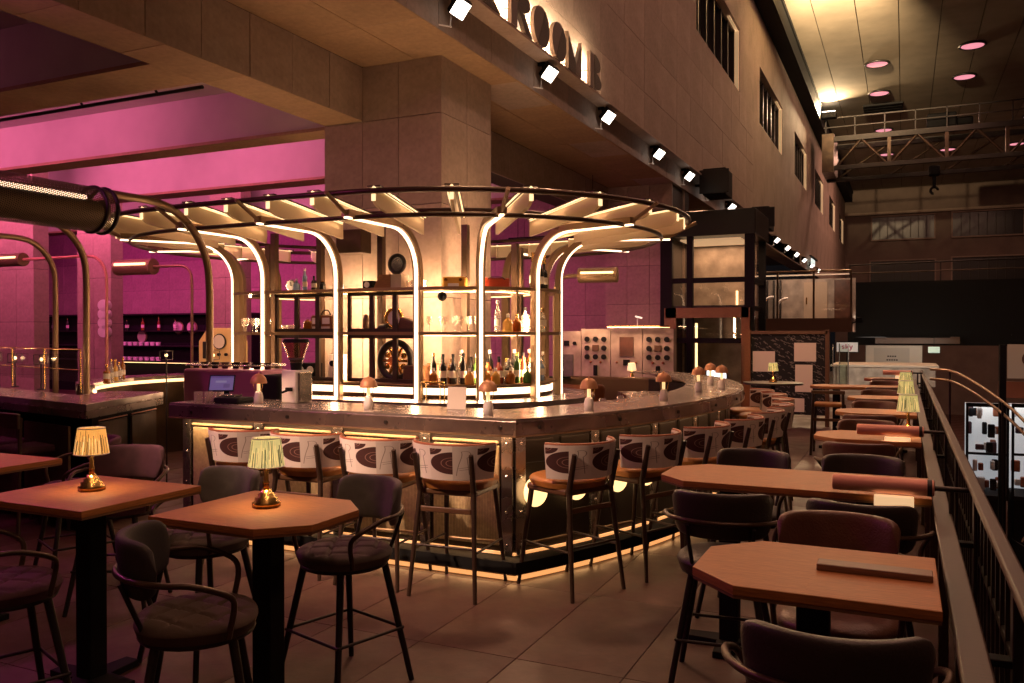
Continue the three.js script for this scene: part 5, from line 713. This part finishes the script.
one('sprinkler_pipe', [rod([-14, 4.135, -6.26], [-6.3, 4.135, -6.26], 0.02, 8), ...[-12.5, -11, -9.5, -8, -6.9].map(x => rod([x, 4.12, -6.26], [x, 4.2, -6.2], 0.014, 6))], M.darkMetal, 'thin dark pipe clipped along the first cross beam', 'pipe');
// ------------------------------------------------------------------ control board, bench, lift, chalkboard
{
  const t = thing('control_board', 'vintage control board with rows of round meters beside the lift', 'control board', [-5.05, 0, -15.5]);
  const P = (x0, x1, y0, y1) => { const p = part('board_panel', [rbox(x1 - x0 - 0.01, y1 - y0, 0.2, (x0 + x1) / 2, (y0 + y1) / 2, 0, 0.006)], M.panelCream, t); return p; };
  const xs = [-1.25, -0.65, -0.05, 0.58, 1.18]; for (let i = 0; i < 4; i++) P(xs[i], xs[i + 1], 0, i ? 1.78 : 1.74);
  const dial = (x, y, r = 0.05) => { const d = part('meter', [cyl(r, r, 0.03, 0, 0, 0, 18).rotateX(Math.PI / 2).translate(x, y, 0.11)], M.black, t); part('meter_face', [cyl(r * 0.66, r * 0.66, 0.004, 0, 0, 0, 16).rotateX(Math.PI / 2).translate(x, y + r * 0.1, 0.124)], M.panelCream, d); };
  for (const cx of [-0.35, 0.88]) { for (let r = 0; r < 3; r++) for (const q of [-0.17, 0, 0.17]) if (!(r === 1 && q === 0)) dial(cx + q, 1.58 - r * 0.17); part('switch_block', [rbox(0.13, 0.12, 0.05, cx, 1.41, 0.11, 0.008)], M.midWood, t); for (const q of [-0.1, 0.1]) part('knob', [new THREE.SphereGeometry(0.025, 10, 8).translate(cx + q, 1.14, 0.12)], M.rust, t); part('lever', [rbox(0.07, 0.2, 0.06, cx, 0.98, 0.12, 0.01)], M.black, t); }
  part('display', [rbox(0.28, 0.37, 0.03, 0.27, 1.44, 0.1, 0.006)], M.brownLeather, t); part('meter', [rbox(0.13, 0.11, 0.03, 0.27, 1.14, 0.11, 0.006)], M.black, t); for (const q of [-0.19, 0.19]) part('knob', [new THREE.SphereGeometry(0.022, 10, 8).translate(0.27 + q, 1.14, 0.12)], M.rust, t);
  for (const q of [-1.1, -0.78]) dial(q, 1.5, 0.035); part('meter', [rbox(0.11, 0.1, 0.03, -0.95, 1.5, 0.11, 0.006)], M.black, t); part('slate', [rbox(0.34, 0.46, 0.03, -0.98, 1.05, 0.1, 0.006)], M.greyVelvet, t);
  part('picture_light', [rod([-0.05, 1.82, 0.3], [1.15, 1.82, 0.3], 0.015, 8), rod([0.5, 1.78, 0], [0.5, 1.82, 0.3], 0.01, 6)], M.brass, t); areaLight('board_light', SOFT, 40, 1.9, 0.05, [-0.0, 1.84, 0.36], [-5.05, 1.2, -15.4], t); part('picture_light_strip', [rod([-0.05, 1.803, 0.3], [1.15, 1.803, 0.3], 0.008, 6)], M.ledSoft, t);
  const d = thing('desk_lamp', 'thin white desk lamp above the control board', 'lamp', [-4.6, 1.78, -15.5]); part('stem', [rod([0, 0, 0], [0, 0.2, 0], 0.01, 6)], M.white, d); part('head', [rbox(0.14, 0.03, 0.05, -0.03, 0.22, 0, 0.012).rotateZ(-0.25)], glow([1, 0.8, 0.6], 1.2), d);
  const b = thing('bench_sofa', 'long olive bench sofa with a tall back before the control board', 'sofa', [-4.0, 0, -12.9]); part('back', [rbox(2.4, 0.75, 0.2, 0, 0.62, 0, 0.05)], M.sofa, b); part('seat', [rbox(2.4, 0.3, 0.6, 0, 0.3, -0.4, 0.06)], M.sofa, b); part('plinth', [box(-1.15, 1.15, 0, 0.15, -0.65, 0.05)], M.black, b);
  const a = thing('lounge_chair', 'orange leather lounge chair beyond the island worktop', 'chair', [-4.55, 0, -12.3], 0.3); part('seat', [rbox(0.6, 0.2, 0.6, 0, 0.4, 0, 0.06)], M.orangeLeather, a); part('backrest', [bent(0.33, 0.1, 0.5, 0.92, -75, 75, 0.1)], M.orangeLeather, a); for (const s of [-1, 1]) for (const q of [-1, 1]) part('leg', [rod([s * 0.24, 0, q * 0.24], [s * 0.22, 0.32, q * 0.22], 0.02, 8)], M.darkWood, a);
  for (const [x, z, l] of [[-5.05, -12.6, 'small glowing table lamp by the orange chair'], [-3.95, -13.0, 'small glowing table lamp on the bench sofa back']]) { const q = thing('mini_lamp', l, 'table lamp', [x, 1.0, z]); part('shade', [lathe([[0.075, 0.1], [0.055, 0.22], [0.05, 0.22], [0.07, 0.1]], 16)], glow([1, 0.62, 0.3], 1.2), q); part('base', [cyl(0.04, 0.012, 0.1, 0, 0, 0, 12)], M.brass, q); pointLight('mini_light', SOFT, 0.2, [0, 0.16, 0], 1.5, q); if (x < -5) part('column', [cyl(0.03, 0.03, 1.0, 0, -1.0, 0, 10), cyl(0.18, 0.18, 0.02, 0, -1, 0, 16), cyl(0.2, 0.2, 0.02, 0, -0.02, 0, 16)], M.black, q); }
}
{
  const t = thing('glass_lift', 'dark framed glass lift shaft with a timber lower surround', 'lift', [-3.55, 0, -17.6]); const w = 0.82, d = 0.8, H = 3.9;
  for (const [x, z, q] of [[-w, d, 0.12], [w, d, 0.09], [w, -d, 0.07], [-w, -d, 0.07], [-w * 0.42, d, 0.06]]) part('upright', [box(x - q, x + q, 0, H, z - 0.06, z + 0.06)], M.black, t);
  part('top_housing', [rbox(2 * w + 0.24, 0.5, 2 * d + 0.14, 0, H - 0.02, 0, 0.02)], M.blackGloss, t); for (const y of [1.55, 2.75]) part('cross_rail', [box(-w, w, y - 0.05, y + 0.05, d - 0.05, d + 0.05), box(w - 0.05, w + 0.05, y - 0.05, y + 0.05, -d, d)], M.black, t);
  part('pane', [box(-w, w, 1.6, 2.7, d - 0.01, d)], M.glass, t); part('pane', [box(-w, w, 2.8, 3.65, d - 0.01, d)], M.glass, t); part('pane', [box(w - 0.01, w, 1.6, 3.65, -d, d)], M.glass, t);
  part('door_surround', [box(-w - 0.02, -w + 0.22, 0, 2.2, d + 0.06, d + 0.12), box(w - 0.14, w + 0.02, 0, 2.2, d + 0.06, d + 0.12), box(-w, w, 2.0, 2.2, d + 0.06, d + 0.12)], M.orangeWood, t); part('lift_car_back', [box(-w + 0.1, w - 0.1, 0.1, 3.6, -d + 0.05, -d + 0.1)], M.panelCream, t);
  part('lamp_strip', [box(-0.3, -0.26, 1.0, 1.9, d - 0.3, d - 0.26)], M.ledSoft, t); part('lamp_strip', [box(0.3, 0.34, 2.2, 2.6, -d + 0.12, -d + 0.15)], M.ledSoft, t); areaLight('car_light', SOFT, 5, 1.2, 1.2, [0, 3.55, 0], [-3.55, 0, -17.6], t); part('car_light_panel', [box(-0.6, 0.6, 3.57, 3.6, -0.6, 0.6)], glow([1, 0.6, 0.3], 0.5), t); part('car_floor', [box(-w, w, 2.15, 2.25, -d, d)], M.darkMetal, t);
  const s = thing('small_screen', 'small white blue screen glowing by the lift foot', 'screen', [-2.66, 1.0, -13.3], 0); part('bezel', [rbox(0.34, 0.3, 0.04, 0, 0, 0, 0.01)], M.black, s); part('screen', [box(-0.15, 0.15, -0.13, 0.13, 0.02, 0.024)], glow([0.8, 0.9, 1], 2.2), s); part('post', [rod([0, -1.0, 0], [0, -0.15, 0], 0.02, 8), cyl(0.14, 0.14, 0.02, 0, -1.0, 0, 16)], M.black, s);
  const ct = canvasTex(512, 512, (g, W, h) => { g.fillStyle = '#141416'; g.fillRect(0, 0, W, h); g.strokeStyle = '#77726c'; g.lineWidth = 3; let q = 5; const r = () => { q = (q * 1664525 + 1013904223) >>> 0; return q / 4294967296; }; for (let i = 0; i < 420; i++) { const x = r() * W, y = r() * h; g.beginPath(); g.moveTo(x, y); g.bezierCurveTo(x + r() * 18, y - 10, x + r() * 26, y + 10, x + 8 + r() * 18, y + r() * 10); g.stroke(); } });
  const c = thing('chalkboard', 'tall chalk drawn notice board in a timber frame beyond the counter', 'notice board', [-1.95, 0, -16.2]); part('board', [box(-0.68, 0.68, 0.2, 1.68, -0.03, 0)], new THREE.MeshStandardMaterial({ map: ct, roughness: 0.9 }), c); part('frame_post', [box(-0.78, -0.66, 0, 1.76, -0.06, 0.06)], M.orangeWood, c); part('frame_post', [box(0.66, 0.73, 0, 1.76, -0.05, 0.05)], M.midWood, c); part('frame_rail', [box(-0.7, 0.7, 1.68, 1.74, -0.05, 0.05)], M.midWood, c);
  for (const [x0, x1, y0, y1] of [[-0.62, -0.22, 0.98, 1.36], [0.12, 0.5, 1.18, 1.52], [0.14, 0.44, 0.62, 1.12], [-0.1, 0.3, 0.25, 0.5]]) part('notice', [box(x0, x1, y0, y1, 0, 0.012)], M.paper, c);
  spotLight('board_spot', SOFT, 14, [-1.5, 3.4, -13.4], [-2.0, 1.2, -16.2], 0.35, 3, 0.7);
  const bt = thing('round_side_table', 'small dark table with a green lamp before the notice board', 'table', [-1.85, 0, -13.6]); part('tabletop', [cyl(0.45, 0.45, 0.03, 0, 0.9, 0, 24)], M.darkWood, bt); part('pedestal', [cyl(0.04, 0.04, 0.9, 0, 0, 0, 12), cyl(0.2, 0.2, 0.02, 0, 0, 0, 16)], M.black, bt);
  makeLamp('small green lamp on the dark table before the notice board', [-1.85, 0.93, -13.6], '#c3c79a', '#2a3022', 0.6, 211);
}
// ------------------------------------------------------------------ landing with glass balustrade, bridge and far hall
{
  const t = thing('landing', 'raised landing with a glass balustrade beyond the lift', 'landing', [0, 0, -24]);
  part('floor_slab', [box(-4.2, -1.28, 1.73, 2.1, -2.4, 0)], mat([0.1, 0.045, 0.025], { roughness: 0.6 }), t); for (let k = 0; k < 3; k++) { const x0 = -4.1 + k * 0.94; part('pane', [box(x0 + 0.02, x0 + 0.92, 2.14, 3.28, -0.02, 0)], M.glass, t); } for (let k = 0; k < 4; k++) part('post', [box(-4.12 + k * 0.94, -4.07 + k * 0.94, 2.1, 3.36, -0.04, 0.02)], M.bronzeDark, t); part('handrail', [rod([-4.2, 3.37, 0], [-1.28, 3.37, 0], 0.025, 8)], M.bronze, t);
  part('screen_wall', [box(-4.2, -1.28, 2.1, 3.3, -2.4, -2.3)], M.panelCream, t); part('door_leaf', [box(-2.7, -2.05, 2.1, 3.2, -2.3, -2.26)], mat([0.55, 0.42, 0.3], { roughness: 0.6 }), t); part('door_handle', [rod([-2.62, 2.55, -2.23], [-2.62, 2.75, -2.23], 0.02, 6)], M.brass, t); for (let k = 0; k < 5; k++) part('wall_rib', [box(-4.15 + k * 0.19, -4.1 + k * 0.19, 2.1, 3.28, -2.3, -2.2)], M.darkMetal, t); part('curtain', [box(-1.85, -1.4, 2.1, 3.25, -2.3, -2.24)], M.brownLeather, t);
  part('hoop', [new THREE.TorusGeometry(0.25, 0.035, 8, 18, Math.PI / 2 * 1.2).rotateZ(1.4).translate(-3.5, 2.5, -1.5), new THREE.TorusGeometry(0.25, 0.035, 8, 18, Math.PI / 2 * 1.2).rotateZ(1.4).translate(-3.1, 2.45, -1.5)], M.white, t); part('support', [box(-4.0, -3.9, 0, 1.73, -2, -1.9), box(-2.6, -2.5, 0, 1.73, -2, -1.9)], M.black, t);
  part('wash_lamp', [box(-4, -1.4, 3.345, 3.37, -1.4, -1.2)], glow([1, 0.6, 0.35], 0.5), t); areaLight('wash_light', [1, 0.72, 0.52], 14, 2.4, 0.15, [-2.7, 3.33, -1.3], [-2.7, 2.2, -26.4], t);
  const e = thing('exit_sign', 'small pale lit exit sign on the tall wall above the landing', 'exit sign', [-4.2, 5.2, -44]); part('panel', [rbox(0.05, 0.28, 1.6, 0.1, 0, 0, 0.01)], glow([0.75, 0.95, 0.9], 0.9), e); part('bracket', [box(0, 0.1, 0.25, 0.3, -2.6, 0.7)], M.black, e);
  const b = thing('bridge', 'wide black bridge parapet crossing the hall', 'bridge', [0, 0, -38]); part('parapet', [box(-2.15, 12, 1.45, 3.82, -1.2, 0)], M.black, b); part('underside', [box(-2.15, 12, 1.2, 1.45, -3.5, 0)], M.black, b); part('rail', [rod([-2.1, 4.55, -0.1], [12, 4.7, -0.1], 0.035, 6)], M.darkMetal, b); part('rail', [rod([-2.1, 4.2, -0.1], [12, 4.3, -0.1], 0.03, 6)], M.bronzeDark, b); for (let k = 0; k < 9; k++) part('rail_post', [box(-2.1 + k * 1.7, -2.05 + k * 1.7, 3.82, 4.6, -0.12, -0.08)], M.darkMetal, b);
  // far display area below the bridge
  const T2 = (w, h, bgc, fg, lines, font) => canvasTex(w, h, (g) => { g.fillStyle = bgc; g.fillRect(0, 0, w, h); g.fillStyle = fg; g.textAlign = 'center'; g.textBaseline = 'middle'; lines.forEach(([s, x, y, px]) => { g.font = font + px + 'px sans-serif'; g.fillText(s, x * w, y * h); }); });
  const sky = thing('shop_sign', 'white sign reading sky in the far display area', 'sign', [-2.08, 1.13, -36.5]); part('panel', [rbox(0.86, 0.44, 0.08, 0, 0, 0, 0.01)], M.black, sky); part('face', [new THREE.PlaneGeometry(0.8, 0.38).translate(0, 0, 0.045)], (() => { const q = T2(256, 128, '#cfcac4', '#a0455a', [['sky', 0.5, 0.46, 86]], 'bold '); return new THREE.MeshStandardMaterial({ map: q, emissive: rgb([1, 0.95, 0.9]), emissiveMap: q, emissiveIntensity: 0.35, roughness: 0.6 }); })(), sky); part('post', [box(-0.03, 0.03, -1.13, -0.22, -0.03, 0.03)], M.black, sky);
  const po = thing('poster_wall', 'pale poster wall with four dark lines of words at the hall end', 'poster', [-0.45, 0, -36.8]); part('panel', [box(-0.95, 1.1, -0.2, 1.2, -0.06, 0)], M.paper, po); part('print', [new THREE.PlaneGeometry(1.3, 1.1).translate(0, 0.55, 0.01)], (() => { const q = canvasTex(256, 256, (g) => { g.fillStyle = '#b7b0a6'; g.fillRect(0, 0, 256, 256); g.fillStyle = '#3a3433'; [[60, 13], [72, 13], [88, 13], [44, 13]].forEach(([w, h], r) => { for (let k = 0; k < w; k += 17) g.fillRect(128 - w / 2 + k, 70 + r * 34, 12, h); }); }); return new THREE.MeshStandardMaterial({ map: q, roughness: 0.8 }); })(), po); part('header', [box(-0.6, 2.4, 1.28, 1.55, -0.1, 0.1)], M.midWood, po);
  areaLight('poster_light', [1, 0.85, 0.7], 5, 3, 0.3, [0.4, 1.5, 1.6], [-0.4, 0.5, -36.8], po); part('lamp_bar', [box(-1.2, 2.0, 1.52, 1.56, 1.5, 1.7)], M.black, po);
  const ex = thing('exit_sign', 'small green exit sign beside the poster wall', 'exit sign', [1.05, 1.05, -36.3]); part('panel', [rbox(0.4, 0.24, 0.06, 0, 0, 0, 0.01)], glow([0.1, 0.45, 0.35], 0.6), ex); part('hanger', [rod([0, 0.1, 0], [0, 0.55, 0], 0.01, 5)], M.black, ex);
  const lo = thing('display_plinth', 'long pale display plinth in the far area', 'plinth', [-1.0, 0, -29.5]); part('top', [box(-1.2, 2.0, 0.6, 0.66, -3, 0)], M.paper, lo); part('body', [box(-1.1, 1.9, 0, 0.6, -2.9, -0.1)], M.panelCream, lo);
  for (let k = 0; k < 4; k++) { const g = thing('glass_partition', 'bright vertical glass partition panel beyond the long table, ' + ordinal(k), 'partition', [-3.0 + k * 0.42, 0, -27 - k * 0.6]); part('pane', [box(-0.12, 0.12, 0, 1.3, -0.02, 0.0)], M.shelfGlass, g); part('frame', [box(-0.15, -0.12, 0, 1.36, -0.03, 0.03), box(0.12, 0.15, 0, 1.36, -0.03, 0.03)], M.chrome, g); }
  spotLight('display_spot', [1, 0.85, 0.68], 40, [-1.1, 1.9, -24.6], [-0.6, 0.5, -29.8], 0.55, 5, 0.8); { const q = thing('spot_lamp', 'black spot lamp under the landing edge', 'spot lamp', [-1.1, 2.05, -24.5]); part('housing', [rbox(0.16, 0.16, 0.16, 0, 0, 0, 0.03)], M.black, q); part('arm', [rod([0, 0, 0], [-0.2, -0.1, 0], 0.02, 6)], M.black, q); }
}
{ // lower hall beyond the railing: lit shops, columns, escalator
  [[1.6, 2.5, -26, 'bright shop window below the railing, nearest the stair'], [2.7, 3.7, -26.2, 'shop window with goods below the railing, outer one']].forEach(([x0, x1, z, l], i) => {
    const t = thing('shop_window', l, 'shop', [0, 0, z]); part('back_wall', [box(x0, x1, -2.7, -0.3, -1.5, -1.4)], M.shopWallGlow, t); part('frame', [box(x0 - 0.06, x0, -2.8, -0.2, -0.05, 0.05), box(x1, x1 + 0.06, -2.8, -0.2, -0.05, 0.05), box(x0, x1, -0.3, -0.2, -0.05, 0.05), box(x0, x1, -1.6, -1.54, -0.05, 0.05)], M.black, t); part('pane', [box(x0, x1, -2.8, -0.3, -0.01, 0.01)], M.glass, t);  // glowing back wall stands in for a lit shop interior
    for (let k = 0; k < 26; k++) part('display_goods', [rbox(0.1 + 0.12 * hash(k, i, 9), 0.12 + 0.25 * hash(k, i, 4), 0.14, x0 + 0.08 + hash(k, i, 6) * (x1 - x0 - 0.16), -2.5 + 0.5 * (k % 5), -0.5 - 0.8 * hash(k, i, 8), 0.03)], [M.rust, M.white, M.plumVelvet, M.black][k % 4], t); part('base', [box(x0, x1, -4.5, -2.7, -1.5, 0)], M.black, t); areaLight('shop_light', [0.85, 0.93, 1], 2, x1 - x0, 1, [(x0 + x1) / 2, -0.35, -0.9], [(x0 + x1) / 2, -4, z - 0.9], t);
  });
  [[2.05, -16.2, 'slim black column nearest the railing'], [2.65, -16.3, 'wide black column cut by the picture edge'], [1.9, -20.6, 'thin black column between the shop windows']].forEach(([x, z, l], i) => { const s = struct('column', [box(x - [0.1, 0.16, 0.06][i], x + [0.1, 0.16, 0.06][i], -4.5, 1.45, z - 0.15, z + 0.15)], M.black, l, 'column'); });
  const g = thing('wall_poster', 'pale poster with a dark circle in the lower hall', 'poster', [3.4, 0.9, -30]); part('panel', [box(-0.5, 0.5, -0.6, 0.45, -0.05, 0)], M.paper, g); part('print', [new THREE.RingGeometry(0.16, 0.24, 28, 1).translate(0.12, 0, 0.006)], M.brownLeather, g); part('lower_panel', [box(-0.75, 0.55, -1.2, -0.7, -0.05, 0.05)], M.rust, g);
  areaLight('poster_light', SOFT, 2.5, 1, 0.2, [0, 0.7, 1.0], [3.4, 0.6, -30], g); part('lamp_bar', [box(-0.5, 0.5, 0.72, 0.76, 0.9, 1.1)], M.black, g);
  const st = thing('stair_handrail', 'pair of handrails running down into the lower hall', 'handrail', [0, 0, 0]); for (const [dx, dy] of [[0, 0], [0.0, -0.18]]) part('rail', [tube([[0.45, 1.02 + dy, -17.5], [0.75, 1.02 + dy, -17], [1.4, 0.62 + dy, -14.5], [1.75, 0.1 + dy, -12]], 0.022, 40, 8)], M.bronze, st); for (const [x, y, z] of [[0.75, 1.0, -17], [1.35, 0.65, -14.6], [1.7, 0.15, -12.2]]) part('post', [rod([x, y - 4, z], [x, y, z], 0.02, 6)], M.darkMetal, st);
  const es = thing('escalator', 'black escalator side sloping down beyond the railing', 'escalator', [0.9, 0, -9]); part('side_panel', [(() => { const s = new THREE.Shape([[0, -0.2], [6, -3.6], [6, -4.5], [0, -1.2]].map(p => new THREE.Vector2(...p))); return new THREE.ExtrudeGeometry(s, { depth: 0.9, bevelEnabled: false }).rotateY(Math.PI / 2 * 0.15); })()], M.black, es); part('skirt', [(() => { const s = new THREE.Shape([[0, -0.25], [6, -3.65], [6, -3.9], [0, -0.5]].map(p => new THREE.Vector2(...p))); return new THREE.ExtrudeGeometry(s, { depth: 0.02, bevelEnabled: false }).translate(0, 0, 0.92).rotateY(Math.PI / 2 * 0.15); })()], M.farwall, es); part('handrail', [rod([0, 0.0, 0.95], [5.6, -3.2, 0.2], 0.03, 8)], M.midWood, es);
}
{ // railing along the tables
  const t = thing('railing', 'dark balustrade with a timber handrail beside the table row', 'railing');
  part('handrail', [rbox(0.05, 0.03, 16.2, 0.285, 1.02, -8.6, 0.01)], M.railWood, t); part('ledge_board', [rbox(0.075, 0.03, 16.2, 0.165, 0.86, -8.6, 0.008)], M.railWood, t); part('bottom_rail', [rbox(0.04, 0.03, 16.2, 0.285, 0.1, -8.6, 0.008)], M.darkMetal, t); part('middle_rail', [rbox(0.02, 0.03, 16.2, 0.285, 0.78, -8.6, 0.006)], M.darkMetal, t);
  const gb = metric(ready(box(-0.011, 0.011, 0.1, 1.01, -0.011, 0.011))), gp = metric(ready(rbox(0.05, 1.03, 0.06, 0, 0.515, 0, 0.006))), gk = metric(ready(rbox(0.16, 0.02, 0.05, -0.06, 0.83, 0, 0.004)));
  for (let k = 0; k < 108; k++) shared('baluster', gb, M.darkMetal, t, [0.285, 0, -0.8 - k * 0.147]); for (let k = 0; k < 12; k++) { shared('post', gp, M.darkMetal, t, [0.285, 0, -1.2 - k * 1.36]); shared('bracket', gk, M.black, t, [0.285, 0, -1.2 - k * 1.36]); shared('ledge_leg', metric(ready(box(-0.02, 0.02, 0, 0.85, -0.03, 0.03))), M.bronzeDark, t, [0.165, 0, -1.5 - k * 1.36]); }
}
renderer.render(scene, camera);
